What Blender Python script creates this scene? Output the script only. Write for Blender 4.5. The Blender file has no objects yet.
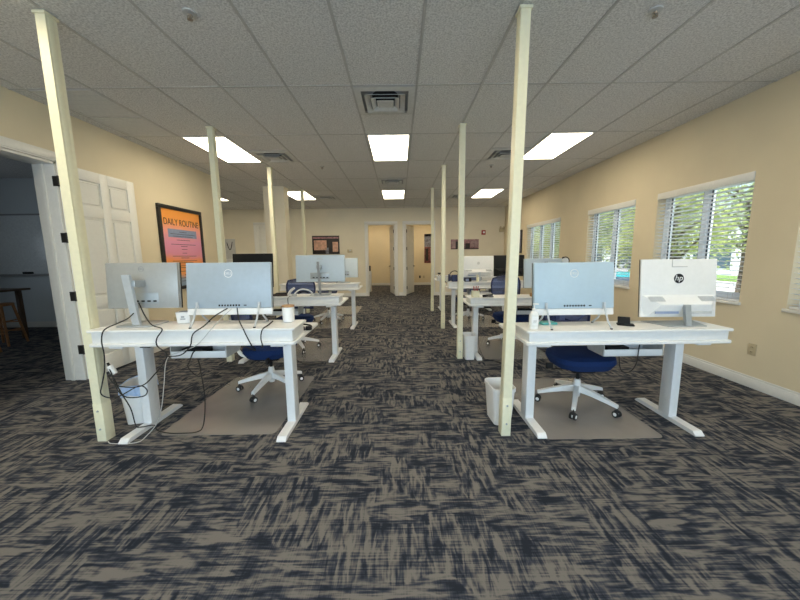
import bpy, bmesh, math, random
from mathutils import Vector, Matrix
random.seed(7)
S = bpy.context.scene
COL = S.collection
R = math.radians
CEIL = 2.958

# ------------------------------------------------------------------ materials
def nodes_of(m):
    m.use_nodes = True
    nt = m.node_tree
    nt.nodes.clear()
    return nt, nt.nodes, nt.links

def mat(name, c, rough=0.5, metal=0.0, var=0.06, scale=30.0, bump=0.0, bscale=200.0, spec=0.5):
    m = bpy.data.materials.new(name)
    nt, N, L = nodes_of(m)
    out = N.new('ShaderNodeOutputMaterial')
    b = N.new('ShaderNodeBsdfPrincipled')
    tc = N.new('ShaderNodeTexCoord')
    no = N.new('ShaderNodeTexNoise'); no.inputs['Scale'].default_value = scale; no.inputs['Detail'].default_value = 3
    rp = N.new('ShaderNodeValToRGB')
    rp.color_ramp.elements[0].position = .3; rp.color_ramp.elements[1].position = .7
    rp.color_ramp.elements[0].color = (*[max(0, v*(1-var)) for v in c], 1)
    rp.color_ramp.elements[1].color = (*[min(1, v*(1+var)) for v in c], 1)
    L.new(tc.outputs['Object'], no.inputs['Vector']); L.new(no.outputs['Fac'], rp.inputs['Fac'])
    L.new(rp.outputs['Color'], b.inputs['Base Color'])
    b.inputs['Roughness'].default_value = rough; b.inputs['Metallic'].default_value = metal
    b.inputs['Specular IOR Level'].default_value = spec
    if bump:
        n2 = N.new('ShaderNodeTexNoise'); n2.inputs['Scale'].default_value = bscale; n2.inputs['Detail'].default_value = 4
        bp = N.new('ShaderNodeBump'); bp.inputs['Strength'].default_value = bump; bp.inputs['Distance'].default_value = .004
        L.new(tc.outputs['Object'], n2.inputs['Vector']); L.new(n2.outputs['Fac'], bp.inputs['Height']); L.new(bp.outputs['Normal'], b.inputs['Normal'])
    L.new(b.outputs[0], out.inputs[0])
    return m

def emis(name, c, s):
    m = bpy.data.materials.new(name)
    nt, N, L = nodes_of(m)
    out = N.new('ShaderNodeOutputMaterial'); e = N.new('ShaderNodeEmission')
    tc = N.new('ShaderNodeTexCoord'); w = N.new('ShaderNodeTexNoise'); w.inputs['Scale'].default_value = 2.2
    mp = N.new('ShaderNodeMapping'); mp.inputs['Scale'].default_value = (3.2, .12, 1)
    rp = N.new('ShaderNodeValToRGB')
    rp.color_ramp.elements[0].position = .35; rp.color_ramp.elements[1].position = .65
    rp.color_ramp.elements[0].color = (c[0]*.93, c[1]*.9, c[2]*.85, 1); rp.color_ramp.elements[1].color = (*c, 1)
    L.new(tc.outputs['Object'], mp.inputs['Vector']); L.new(mp.outputs[0], w.inputs['Vector'])
    L.new(w.outputs['Fac'], rp.inputs['Fac']); L.new(rp.outputs['Color'], e.inputs['Color'])
    e.inputs['Strength'].default_value = s
    L.new(e.outputs[0], out.inputs[0])
    return m

def glassy(name, tint, gloss, rough, fac_t, diff=None):
    """thin see-through sheet: transparent + a diffuse body + a glossy skin"""
    m = bpy.data.materials.new(name)
    nt, N, L = nodes_of(m)
    out = N.new('ShaderNodeOutputMaterial')
    t = N.new('ShaderNodeBsdfTransparent'); t.inputs['Color'].default_value = (*tint, 1)
    g = N.new('ShaderNodeBsdfGlossy'); g.inputs['Roughness'].default_value = rough
    tc = N.new('ShaderNodeTexCoord'); no = N.new('ShaderNodeTexNoise'); no.inputs['Scale'].default_value = 6
    L.new(tc.outputs['Object'], no.inputs['Vector'])
    body = t
    if diff:
        d = N.new('ShaderNodeBsdfDiffuse')
        rp = N.new('ShaderNodeValToRGB')
        rp.color_ramp.elements[0].color = (*[v*.9 for v in diff], 1); rp.color_ramp.elements[1].color = (*[v*1.1 for v in diff], 1)
        L.new(no.outputs['Fac'], rp.inputs['Fac']); L.new(rp.outputs[0], d.inputs['Color'])
        mx = N.new('ShaderNodeMixShader'); mx.inputs[0].default_value = fac_t
        L.new(t.outputs[0], mx.inputs[1]); L.new(d.outputs[0], mx.inputs[2]); body = mx
    lw = N.new('ShaderNodeLayerWeight'); lw.inputs['Blend'].default_value = .25
    mu = N.new('ShaderNodeMath'); mu.operation = 'MULTIPLY'; mu.inputs[1].default_value = gloss
    L.new(lw.outputs['Fresnel'], mu.inputs[0])
    m2 = N.new('ShaderNodeMixShader')
    L.new(mu.outputs[0], m2.inputs[0]); L.new(body.outputs[0], m2.inputs[1]); L.new(g.outputs[0], m2.inputs[2])
    L.new(m2.outputs[0], out.inputs[0])
    return m

def carpet():
    m = bpy.data.materials.new('carpet_tile')
    nt, N, L = nodes_of(m)
    out = N.new('ShaderNodeOutputMaterial'); b = N.new('ShaderNodeBsdfPrincipled')
    b.inputs['Roughness'].default_value = .95; b.inputs['Specular IOR Level'].default_value = .1
    def math_(op, a=None, bb=None):
        n = N.new('ShaderNodeMath'); n.operation = op
        for i, v in enumerate((a, bb)):
            if v is None: continue
            if isinstance(v, (int, float)): n.inputs[i].default_value = v
            else: L.new(v, n.inputs[i])
        return n.outputs[0]
    def mix(f, a, bb):
        n = N.new('ShaderNodeMix'); n.data_type = 'FLOAT'
        L.new(f, n.inputs['Factor']); L.new(a, n.inputs['A']); L.new(bb, n.inputs['B']); return n.outputs['Result']
    geo = N.new('ShaderNodeNewGeometry'); sep = N.new('ShaderNodeSeparateXYZ'); L.new(geo.outputs['Position'], sep.inputs[0])
    X, Y = sep.outputs[0], sep.outputs[1]
    # two yarn directions meeting in irregular patches, with ribs running across the room
    def tex(su, sv, z, det=2, rough=.5, dist=0.0):
        c = N.new('ShaderNodeCombineXYZ'); L.new(math_('MULTIPLY', X, su), c.inputs[0]); L.new(math_('MULTIPLY', Y, sv), c.inputs[1]); c.inputs[2].default_value = z
        n = N.new('ShaderNodeTexNoise'); n.inputs['Scale'].default_value = 1; n.inputs['Detail'].default_value = det; n.inputs['Roughness'].default_value = rough; n.inputs['Distortion'].default_value = dist
        L.new(c.outputs[0], n.inputs['Vector']); return n.outputs['Fac']
    pick = tex(3.1, 3.5, 3.3, 1)
    sel = N.new('ShaderNodeMapRange'); sel.inputs['From Min'].default_value = .485; sel.inputs['From Max'].default_value = .515; L.new(pick, sel.inputs[0])
    along_x = tex(5.8, 30, 1.7, 2.5, .55, .6); along_y = tex(31, 6.2, 8.1, 2.5, .55, .6)
    streak = mix(sel.outputs[0], along_x, along_y)
    blotch = tex(6.6, 7.6, 5.2, 2)
    rib = tex(2.6, 105, 11.3, 2, .7); ribv = tex(150, 6, 17.9, 1)
    v = math_('ADD', math_('MULTIPLY', streak, 1.35), math_('MULTIPLY', blotch, .55))
    v = math_('ADD', v, math_('MULTIPLY', tex(16, 18, 23.1, 2), .40))
    v = math_('ADD', v, math_('MULTIPLY', rib, .62)); v = math_('ADD', v, math_('MULTIPLY', ribv, .22))
    v = math_('ADD', math_('MULTIPLY', math_('SUBTRACT', v, 1.565), 2.6), .5)
    rp = N.new('ShaderNodeValToRGB'); cr = rp.color_ramp
    cr.elements[0].position = .02; cr.elements[0].color = (.022, .027, .038, 1)
    cr.elements[1].position = .98; cr.elements[1].color = (.190, .175, .162, 1)
    e = cr.elements.new(.36); e.color = (.048, .055, .075, 1)
    e = cr.elements.new(.56); e.color = (.094, .092, .094, 1)
    e = cr.elements.new(.74); e.color = (.144, .136, .130, 1)
    L.new(v, rp.inputs['Fac'])
    L.new(rp.outputs[0], b.inputs['Base Color'])
    pile = N.new('ShaderNodeTexNoise'); pile.inputs['Scale'].default_value = 260; L.new(geo.outputs['Position'], pile.inputs['Vector'])
    bp = N.new('ShaderNodeBump'); bp.inputs['Strength'].default_value = .35; bp.inputs['Distance'].default_value = .004
    L.new(pile.outputs['Fac'], bp.inputs['Height']); L.new(bp.outputs[0], b.inputs['Normal'])
    L.new(b.outputs[0], out.inputs[0])
    return m

def ceiling_tile():
    m = bpy.data.materials.new('acoustic_tile')
    nt, N, L = nodes_of(m)
    out = N.new('ShaderNodeOutputMaterial'); b = N.new('ShaderNodeBsdfPrincipled'); b.inputs['Roughness'].default_value = .9
    b.inputs['Specular IOR Level'].default_value = .1
    geo = N.new('ShaderNodeNewGeometry')
    n = N.new('ShaderNodeTexNoise'); n.inputs['Scale'].default_value = 75; n.inputs['Detail'].default_value = 4; n.inputs['Roughness'].default_value = .7
    L.new(geo.outputs['Position'], n.inputs['Vector'])
    rp = N.new('ShaderNodeValToRGB'); rp.color_ramp.elements[0].position = .36; rp.color_ramp.elements[1].position = .60
    rp.color_ramp.elements[0].color = (.52, .51, .50, 1); rp.color_ramp.elements[1].color = (.84, .83, .81, 1)
    L.new(n.outputs['Fac'], rp.inputs['Fac']); L.new(rp.outputs[0], b.inputs['Base Color'])
    bp = N.new('ShaderNodeBump'); bp.inputs['Strength'].default_value = .5; bp.inputs['Distance'].default_value = .004
    L.new(n.outputs['Fac'], bp.inputs['Height']); L.new(bp.outputs[0], b.inputs['Normal'])
    L.new(b.outputs[0], out.inputs[0])
    return m

def poster_mat():
    m = bpy.data.materials.new('poster_print')
    nt, N, L = nodes_of(m)
    out = N.new('ShaderNodeOutputMaterial'); b = N.new('ShaderNodeBsdfPrincipled'); b.inputs['Roughness'].default_value = .35
    tc = N.new('ShaderNodeTexCoord'); s = N.new('ShaderNodeSeparateXYZ'); L.new(tc.outputs['Object'], s.inputs[0])
    mr = N.new('ShaderNodeMapRange'); mr.inputs['From Min'].default_value = .05; mr.inputs['From Max'].default_value = 1.31
    L.new(s.outputs[2], mr.inputs[0])
    no = N.new('ShaderNodeTexNoise'); no.inputs['Scale'].default_value = 3; L.new(tc.outputs['Object'], no.inputs['Vector'])
    ad = N.new('ShaderNodeMath'); ad.operation = 'MULTIPLY_ADD'; ad.inputs[1].default_value = .12; L.new(no.outputs['Fac'], ad.inputs[0]); L.new(mr.outputs[0], ad.inputs[2])
    rp = N.new('ShaderNodeValToRGB'); cr = rp.color_ramp
    cr.elements[0].position = .02; cr.elements[0].color = (.20, .30, .42, 1)
    cr.elements[1].position = 1.0; cr.elements[1].color = (.95, .36, .06, 1)
    for p, c in ((.17, (.30, .36, .46)), (.24, (.9, .36, .10)), (.38, (.95, .34, .10)), (.47, (.80, .30, .42)), (.62, (.82, .33, .50)), (.78, (.92, .38, .32)), (.88, (.95, .38, .09))):
        e = cr.elements.new(p); e.color = (*c, 1)
    L.new(ad.outputs[0], rp.inputs['Fac']); L.new(rp.outputs[0], b.inputs['Base Color']); L.new(b.outputs[0], out.inputs[0])
    return m

def leaf_mat(name, c1, c2):
    m = bpy.data.materials.new(name)
    nt, N, L = nodes_of(m)
    out = N.new('ShaderNodeOutputMaterial')
    tc = N.new('ShaderNodeTexCoord'); no = N.new('ShaderNodeTexNoise'); no.inputs['Scale'].default_value = 1.6; no.inputs['Detail'].default_value = 5
    L.new(tc.outputs['Object'], no.inputs['Vector'])
    rp = N.new('ShaderNodeValToRGB'); rp.color_ramp.elements[0].position = .35; rp.color_ramp.elements[1].position = .65
    rp.color_ramp.elements[0].color = (*c1, 1); rp.color_ramp.elements[1].color = (*c2, 1)
    L.new(no.outputs['Fac'], rp.inputs['Fac'])
    d = N.new('ShaderNodeBsdfDiffuse'); t = N.new('ShaderNodeBsdfTranslucent')
    L.new(rp.outputs[0], d.inputs[0]); L.new(rp.outputs[0], t.inputs[0])
    mx = N.new('ShaderNodeMixShader'); mx.inputs[0].default_value = .4
    L.new(d.outputs[0], mx.inputs[1]); L.new(t.outputs[0], mx.inputs[2]); L.new(mx.outputs[0], out.inputs[0])
    return m

M = dict(
    carpet=carpet(), tile=ceiling_tile(), poster=poster_mat(),
    tbar=mat('ceiling_tee', (.50, .49, .47), .5),
    wall=mat('tan_wall_paint', (.755, .655, .465), .75, var=.03, scale=2, bump=.25, bscale=160),
    pale=mat('pale_wall_paint', (.80, .725, .57), .75, var=.03, scale=2, bump=.25, bscale=160),
    dim=mat('grey_blue_wall_paint', (.66, .71, .74), .75, var=.03, scale=2),
    trim=mat('white_trim_paint', (.80, .785, .74), .4, var=.02),
    door=mat('white_door_paint', (.80, .785, .73), .4, var=.02),
    white=mat('white_laminate', (.83, .83, .82), .35, var=.02),
    metal=mat('white_powder_coat', (.80, .81, .82), .4, var=.02),
    plastic=mat('white_plastic', (.82, .82, .81), .4, var=.02),
    cream=mat('cream_enamel', (.81, .77, .56), .4, var=.03),
    silver=mat('silver_plastic', (.40, .475, .55), .42, metal=.1, var=.03),
    silver_grey=mat('neutral_silver_plastic', (.40, .41, .41), .34, metal=.25, var=.03),
    silver_pale=mat('pale_silver_plastic', (.60, .68, .74), .42, var=.02),
    silver_lit=mat('silver_plastic_lit', (.47, .60, .70), .42, var=.02),  # right easel computer's silver, with the stronger window light put into its colour
    alu=mat('light_aluminium', (.56, .60, .64), .35, metal=.3, var=.04),
    steel=mat('brushed_aluminium', (.40, .43, .45), .4, metal=.5, var=.05),
    grey=mat('grey_plastic', (.30, .31, .32), .5),
    lgrey=mat('light_grey_plastic', (.55, .55, .54), .5),
    black=mat('black_plastic', (.012, .012, .013), .6, spec=.2),
    screen=mat('dark_screen', (.008, .008, .010), .12),
    rubber=mat('black_rubber', (.015, .015, .015), .7),
    blue=mat('blue_fabric', (.012, .032, .115), .9, var=.15, scale=160, bump=.4, bscale=500, spec=.2),
    mesh=glassy('blue_mesh_fabric', (.36, .44, .70), .1, .6, .52, (.035, .06, .20)),
    frame_blue=mat('dark_blue_plastic', (.015, .025, .085), .5),
    mat_=glassy('clear_vinyl', (.92, .90, .88), .85, .26, .44, (.50, .47, .445)),
    liner=mat('blue_white_liner', (.42, .56, .80), .35, var=.2, scale=20),
    glass=glassy('window_glass', (.93, .97, .97), .5, .02, 0),
    slat=mat('white_blind_slat', (.80, .82, .85), .45, var=.02),
    vinyl=mat('white_window_vinyl', (.80, .86, .92), .35, var=.02),
    gasket=mat('dark_gasket', (.03, .045, .06), .6),
    lamp=emis('lamp_diffuser', (1.0, .89, .68), 7.9),
    vent=mat('vent_enamel', (.62, .62, .60), .5),
    dark=mat('duct_dark', (.01, .01, .01), .9),
    brass=mat('sprinkler_metal', (.35, .30, .25), .35, metal=.8),
    bronze=mat('dark_bronze', (.05, .045, .04), .4, metal=.6),
    blackframe=mat('black_frame', (.014, .012, .011), .35),
    ink=mat('dark_ink', (.06, .03, .03), .7),
    inkbox=mat('slate_blue_print', (.26, .32, .47), .6),
    cork=mat('bamboo_lid', (.42, .24, .11), .5, var=.15, scale=40),
    wood=mat('stool_wood', (.40, .20, .085), .5, var=.25, scale=12),
    darkwood=mat('dark_table_wood', (.10, .06, .035), .4, var=.2, scale=8),
    board=mat('whiteboard', (.80, .84, .86), .25),
    red=mat('red_plastic', (.38, .03, .02), .4),
    ivory=mat('ivory_plate', (.56, .47, .30), .45),
    photo_dark=mat('print_black', (.018, .012, .010), .5, var=.5, scale=9),
    photo_pink=mat('print_peach', (.62, .36, .26), .5, var=.25, scale=14),
    photo_mauve=mat('print_mauve', (.30, .15, .16), .5, var=.5, scale=18),
    photo_red=mat('print_rust', (.19, .065, .055), .5, var=.6, scale=15),
    photo_grey=mat('print_grey', (.20, .20, .24), .5, var=.5, scale=16),
    photo_dull=mat('print_dull_mauve', (.34, .22, .22), .5, var=.3, scale=16),
    teal=mat('teal_plastic', (.12, .50, .46), .5),
    liquid=mat('bottle_plastic', (.80, .80, .77), .25),
    brown=mat('brown_leather', (.05, .032, .025), .5),
    asphalt=mat('concrete_lot', (.52, .50, .47), .9, var=.12, scale=3),
    lawn=mat('lawn_grass', (.16, .26, .06), .95, var=.4, scale=5),
    bark=mat('tree_bark', (.10, .075, .055), .9, var=.4, scale=10, bump=.5, bscale=30),
    leaf=leaf_mat('leaves_yellow_green', (.34, .42, .12), (.66, .70, .30)),
    leaf2=leaf_mat('leaves_mid_green', (.24, .32, .15), (.48, .55, .28)),
    carteal=mat('teal_car_paint', (.02, .42, .50), .25),
    carred=mat('red_car_paint', (.55, .08, .10), .25),
    carwhite=mat('white_car_paint', (.75, .76, .78), .25),
    tyre=mat('tyre_rubber', (.02, .02, .02), .8),
    bldg=mat('pale_stucco', (.72, .74, .78), .9, var=.05, scale=1),
    bldgwin=mat('dark_shop_glass', (.06, .10, .14), .15),
)

# ------------------------------------------------------------------ mesh helpers
class MB:
    def __init__(s): s.b = bmesh.new()
    def _mi(s, faces, mi):
        for f in faces: f.material_index = mi
    def box(s, x0, x1, y0, y1, z0, z1, bev=0.0, mi=0, Mx=None, seg=2):
        r = bmesh.ops.create_cube(s.b, size=1)
        vs = r['verts']
        for v in vs:
            v.co = Vector(((x0+x1)/2 + v.co.x*(x1-x0), (y0+y1)/2 + v.co.y*(y1-y0), (z0+z1)/2 + v.co.z*(z1-z0)))
        fs = list({f for v in vs for f in v.link_faces})
        s._mi(fs, mi)
        if bev:
            es = list({e for v in vs for e in v.link_edges})
            rb = bmesh.ops.bevel(s.b, geom=es, offset=bev, segments=seg, affect='EDGES', profile=.5)
            s._mi(rb['faces'], mi)
            vs = list({v for f in rb['faces'] for v in f.verts} | {v for v in vs if v.is_valid})
        if Mx is not None:
            for v in vs: v.co = Mx @ v.co
        return s
    def loft(s, rings, caps=True, mi=0, close=True, loop=False):
        vr = [[s.b.verts.new(p) for p in r] for r in rings]
        n = len(vr[0]); fs = []
        pairs = list(zip(vr, vr[1:])) + ([(vr[-1], vr[0])] if loop else [])
        for a, c in pairs:
            for i in range(n if close else n-1):
                j = (i+1) % n
                fs.append(s.b.faces.new((a[i], a[j], c[j], c[i])))
        if caps and not loop and close:
            fs.append(s.b.faces.new(list(reversed(vr[0])))); fs.append(s.b.faces.new(vr[-1]))
        s._mi(fs, mi)
        return s
    def cyl(s, p0, p1, r0, r1=None, seg=16, mi=0):
        r1 = r0 if r1 is None else r1
        p0, p1 = Vector(p0), Vector(p1); d = (p1-p0).normalized()
        u = d.orthogonal().normalized(); w = d.cross(u)
        ring = lambda p, r: [p + (u*math.cos(2*math.pi*i/seg) + w*math.sin(2*math.pi*i/seg))*r for i in range(seg)]
        return s.loft([ring(p0, r0), ring(p1, r1)], mi=mi)
    def tube(s, pts, r, seg=7, sub=5, mi=0, rad=None):
        P = [Vector(p) for p in pts]
        out, rr = [], []
        if sub > 1 and len(P) > 2:
            for i in range(len(P)-1):
                a, b_, c, d = P[max(0, i-1)], P[i], P[i+1], P[min(len(P)-1, i+2)]
                for k in range(sub):
                    t = k/sub
                    out.append(.5*((2*b_) + (c-a)*t + (2*a-5*b_+4*c-d)*t*t + (3*b_-a-3*c+d)*t**3))
                    if rad: rr.append(rad[i]*(1-t)+rad[i+1]*t)
            out.append(P[-1])
            if rad: rr.append(rad[-1])
        else:
            out = P; rr = list(rad) if rad else []
        rings = []; u = None
        for i, p in enumerate(out):
            t = (out[min(i+1, len(out)-1)] - out[max(i-1, 0)])
            if t.length < 1e-7: t = Vector((0, 0, 1))
            t.normalize()
            u = t.orthogonal().normalized() if u is None else (u - t*u.dot(t)).normalized()
            w = t.cross(u); q = rr[i] if rr else r
            rings.append([p + (u*math.cos(2*math.pi*k/seg) + w*math.sin(2*math.pi*k/seg))*q for k in range(seg)])
        return s.loft(rings, mi=mi)
    def lathe(s, prof, c=(0, 0, 0), seg=20, mi=0):
        c = Vector(c)
        return s.loft([[c + Vector((r*math.cos(2*math.pi*i/seg), r*math.sin(2*math.pi*i/seg), z)) for i in range(seg)] for r, z in prof], mi=mi)
    def prism(s, poly, axis, a0, a1, mi=0):
        def P(u, v, a): return {'x': (a, u, v), 'y': (u, a, v), 'z': (u, v, a)}[axis]
        return s.loft([[P(u, v, a0) for u, v in poly], [P(u, v, a1) for u, v in poly]], mi=mi)
    def rrect(s, sections, mi=0, n=5):
        """sections: (cx, cy, z, w, d, r): rounded rectangles stacked in z"""
        rings = []
        for cx, cy, z, w, d, r in sections:
            ring = []
            for qx, qy, a0 in ((1, 1, 0), (-1, 1, 90), (-1, -1, 180), (1, -1, 270)):
                for k in range(n):
                    a = R(a0 + 90*k/(n-1))
                    ring.append((cx + qx*(w/2-r) + r*math.cos(a), cy + qy*(d/2-r) + r*math.sin(a), z))
            rings.append(ring)
        return s.loft(rings, mi=mi)
    def xform(s, Mx):
        bmesh.ops.transform(s.b, matrix=Mx, verts=s.b.verts); return s
    def build(s, name, m, parent=None, ang=35, normals=True):
        if normals: bmesh.ops.recalc_face_normals(s.b, faces=s.b.faces)
        me = bpy.data.meshes.new(name); s.b.to_mesh(me); s.b.free()
        for x in (m if isinstance(m, (list, tuple)) else [m]): me.materials.append(M[x])
        for p in me.polygons: p.use_smooth = True
        me.set_sharp_from_angle(angle=R(ang))
        o = bpy.data.objects.new(name, me); COL.objects.link(o)
        if parent: o.parent = parent
        return o

def text_mesh(name, s, size, m, parent, Mx, depth=.0012, align='CENTER', font_scale_x=1.0):
    cu = bpy.data.curves.new(name, 'FONT'); cu.body = s; cu.size = size; cu.extrude = depth
    cu.align_x = align; cu.align_y = 'CENTER'
    t = bpy.data.objects.new(name, cu); COL.objects.link(t)
    dg = bpy.context.evaluated_depsgraph_get()
    me = bpy.data.meshes.new_from_object(t.evaluated_get(dg))
    bpy.data.objects.remove(t); bpy.data.curves.remove(cu)
    me.transform(Mx @ Matrix.Diagonal((font_scale_x, 1, 1, 1)))
    me.materials.clear(); me.materials.append(M[m])
    me.name = name
    o = bpy.data.objects.new(name, me); COL.objects.link(o)
    o.parent = parent
    return o

def tag(o, label, cat, group=None, kind=None):
    o['label'] = label; o['category'] = cat
    if group: o['group'] = group
    if kind: o['kind'] = kind
    return o
def thing(name, label, cat, loc=(0, 0, 0), rz=0, group=None):
    o = bpy.data.objects.new(name, None); COL.objects.link(o)
    o.empty_display_size = .1
    o.location = loc; o.rotation_euler = (0, 0, R(rz))
    return tag(o, label, cat, group)
def struct(o, label=None):
    o['kind'] = 'structure'
    if label: o['label'] = label
    return o
def kids(o): return [c for c in list(COL.objects) if c.parent is o]
def copy_tree(o, loc=None, rz=None, label=None, group=None, parent=None):
    c = o.copy(); COL.objects.link(c)
    if parent: c.parent = parent
    if loc is not None: c.location = loc
    if rz is not None: c.rotation_euler = (0, 0, R(rz))
    if label: c['label'] = label
    if group: c['group'] = group
    for ch in kids(o): copy_tree(ch, parent=c)
    return c
FACE = Matrix.Rotation(R(90), 4, 'X')          # text upright, read from the -y side

# ------------------------------------------------------------------ camera
f_px = 323.187
pit, yaw, rol = R(7.8196), R(.1311), R(-.6971)
F = Vector((math.sin(yaw)*math.cos(pit), math.cos(yaw)*math.cos(pit), -math.sin(pit)))
Rt = Vector((math.cos(yaw), -math.sin(yaw), 0)); Up = Rt.cross(F)
R2, U2 = Rt*math.cos(rol) + Up*math.sin(rol), Up*math.cos(rol) - Rt*math.sin(rol)
cd = bpy.data.cameras.new('camera'); cam = bpy.data.objects.new('camera', cd); COL.objects.link(cam)
cd.sensor_fit = 'HORIZONTAL'; cd.sensor_width = 36; cd.lens = f_px/800*36; cd.clip_start = .05; cd.clip_end = 300
mw = Matrix(((R2.x, U2.x, -F.x, 0), (R2.y, U2.y, -F.y, 0), (R2.z, U2.z, -F.z, 1.375), (0, 0, 0, 1)))
cam.matrix_world = mw
S.camera = cam

# ------------------------------------------------------------------ room shell
XL, XR, YB, YF, XA, YE = -3.62, 3.57, 11.1, -3.2, -8.5, 15.15
TW = .14; TL = .21
struct(MB().box(XA-.3, XR+.2, YF-.2, YE+.2, -.15, 0).build('floor', 'carpet'))
struct(MB().box(XA-.3, XR+.2, YF-.2, YE+.2, CEIL, CEIL+.15).build('ceiling', 'tile'))
# suspended grid
g = MB(); TX, TY, T = -.421, 3.271, .6096
for i in range(-14, 8):
    x = TX + i*T
    if x > XR: continue
    y0, y1 = (YF, YB) if x > XL else (6.70, YB)
    g.box(x-.010, x+.010, y0, y1, CEIL-.005, CEIL+.004)
for j in range(-6, 8):
    y = TY + j*2*T
    if YF < y < YB: g.box(XL if y < 6.7 else XA, XR, y-.008, y+.008, CEIL-.004, CEIL+.004)
for x0, j in ((0, 1), (0, 7), (-3, 3), (3, 3), (-3, 9), (3, 9)):
    g.box(TX+x0*T, TX+(x0+1)*T, TY+j*T-.012, TY+j*T+.012, CEIL-.0045, CEIL+.004)
struct(g.build('ceiling_grid', 'tbar'))

w = MB()                                                             # left wall with door opening
w.box(XL-TL, XL, YF, 2.66, 0, CEIL); w.box(XL-TL, XL, 2.66, 3.60, 2.40, CEIL); w.box(XL-TL, XL, 3.60, 6.70, 0, CEIL)
struct(w.build('wall_left', 'wall'))
w = MB()                                                             # right wall with four windows
WIN = [(1.71, 2.93), (3.35, 4.57), (4.99, 6.22), (7.26, 9.14)]
ZS, ZT = .845, 2.17
w.box(XR, XR+.2, YF, YB+.14, 0, ZS); w.box(XR, XR+.2, YF, YB+.14, ZT, CEIL)
ys = [YF] + [v for p in WIN for v in p] + [YB+.14]
for a, b_ in zip(ys[0::2], ys[1::2]): w.box(XR, XR+.2, a, b_, ZS, ZT)
struct(w.build('wall_right', 'wall'))
w = MB(); OP = [(-1.05, -.12), (.23, 1.15)]; DT = 2.43                 # back wall with two door openings
w.box(XA, OP[0][0], YB, YB+TW, 0, CEIL); w.box(OP[0][1], OP[1][0], YB, YB+TW, 0, CEIL); w.box(OP[1][1], XR, YB, YB+TW, 0, CEIL)
for a, b_ in OP: w.box(a, b_, YB, YB+TW, DT, CEIL)
struct(w.build('wall_back', 'pale'))
w = MB()                                                             # wall behind the camera: a row of shop windows
w.box(XL, XR, YF-.15, YF, 0, .35); w.box(XL, XR, YF-.15, YF, 2.6, CEIL)
for x in (-3.62, -1.85, -.05, 1.75, 3.49): w.box(x, x+.08, YF-.15, YF, .35, 2.6)
struct(w.build('wall_front', 'wall'))
struct(MB().box(XL, XR, YF-.09, YF-.08, .35, 2.6).build('window_5', 'glass'))
w = MB(); w.box(XA, XL-TL, 6.58, 6.70, 0, CEIL)
struct(w.build('wall_partition', ['dim']))
w = MB(); w.box(XA-.14, XA, YF-.15, YE, 0, CEIL)
struct(w.build('wall_far_left', 'dim'))
w = MB(); w.box(XA, XL-TL, 1.0, 1.12, 0, CEIL)
struct(w.build('wall_meeting_room', 'dim'))
w = MB(); w.box(.06, .16, YB+TW, YE, 0, CEIL); w.box(-1.86, -1.74, YB+TW, YE, 0, CEIL); w.box(1.95, 2.05, YB+TW, YE, 0, CEIL); w.box(-1.86, 2.05, YE, YE+.14, 0, CEIL)
struct(w.build('wall_office', 'wall'))
struct(MB().box(-3.05, -2.58, 7.57, 7.86, 0, CEIL).build('wall_column', 'pale'))

def baseboard(name, boxes):
    m = MB()
    for x0, x1, y0, y1 in boxes:
        dx, dy = x1-x0, y1-y0
        m.box(x0, x1, y0, y1, 0, .095, .003)
        sx, sy = (.004, 0) if dx < dy else (0, .004)
        m.box(x0+sx, x1-sx, y0+sy, y1-sy, .095, .118, .003)
    struct(m.build(name, 'trim'))
bt = .016
baseboard('baseboard_right', [(XR-bt, XR, YF, YB)])
baseboard('baseboard_left', [(XL, XL+bt, 3.70, 6.70), (XL, XL+bt, YF, 2.56)])
baseboard('baseboard_back', [(XA, -1.14, YB-bt, YB), (0, .15, YB-bt, YB), (1.25, XR-bt, YB-bt, YB)])
baseboard('baseboard_office', [(-1.74, .06, YE-bt, YE), (.16, 1.95, YE-bt, YE), (-1.74, -1.74+bt, YB+TW, YE-bt), (.06-bt, .06, YB+TW, YE-bt), (1.95-bt, 1.95, YB+TW, YE-bt), (.16, .16+bt, YB+TW, YE-bt)])
baseboard('baseboard_partition', [(XA, XL-TL, 6.58-bt, 6.58), (XA, XL-TL, 6.70, 6.70+bt)])
baseboard('baseboard_column', [(-3.05-bt, -2.58+bt, 7.57-bt, 7.57), (-2.58, -2.58+bt, 7.57, 7.86)])

# door casings
m = MB()
for y0, y1 in ((3.60, 3.70), (2.56, 2.66)):
    m.box(XL, XL+.018, y0, y1, 0, 2.50, .004)
    m.box(XL+.018, XL+.026, y0+.015, y1-.015, 0, 2.48, .003)
m.box(XL, XL+.018, 2.56, 3.70, 2.40, 2.50, .004); m.box(XL+.018, XL+.026, 2.575, 3.685, 2.415, 2.485, .003)
m.box(XL-TL-.02, XL, 3.575, 3.60, 0, 2.40, .002); m.box(XL-TL-.02, XL, 2.66, 2.685, 0, 2.40, .002); m.box(XL-TL-.02, XL, 2.66, 3.60, 2.375, 2.40, .002)
m.box(XL-.15, XL-.11, 3.56, 3.575, 0, 2.38, .002)
trim1 = struct(m.build('trim_1', 'trim'))
for n, (a, b_) in enumerate(OP):
    m = MB()
    m.box(a-.09, a, YB-.018, YB, 0, DT+.09, .004); m.box(b_, b_+.09, YB-.018, YB, 0, DT+.09, .004); m.box(a-.09, b_+.09, YB-.020, YB, DT, DT+.09, .004)
    m.box(a, a+.02, YB, YB+TW, 0, DT, .002); m.box(b_-.02, b_, YB, YB+TW, 0, DT, .002); m.box(a, b_, YB, YB+TW, DT-.02, DT, .002)
    struct(m.build('trim_%d' % (n+2), 'trim'))
m = MB()
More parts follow.
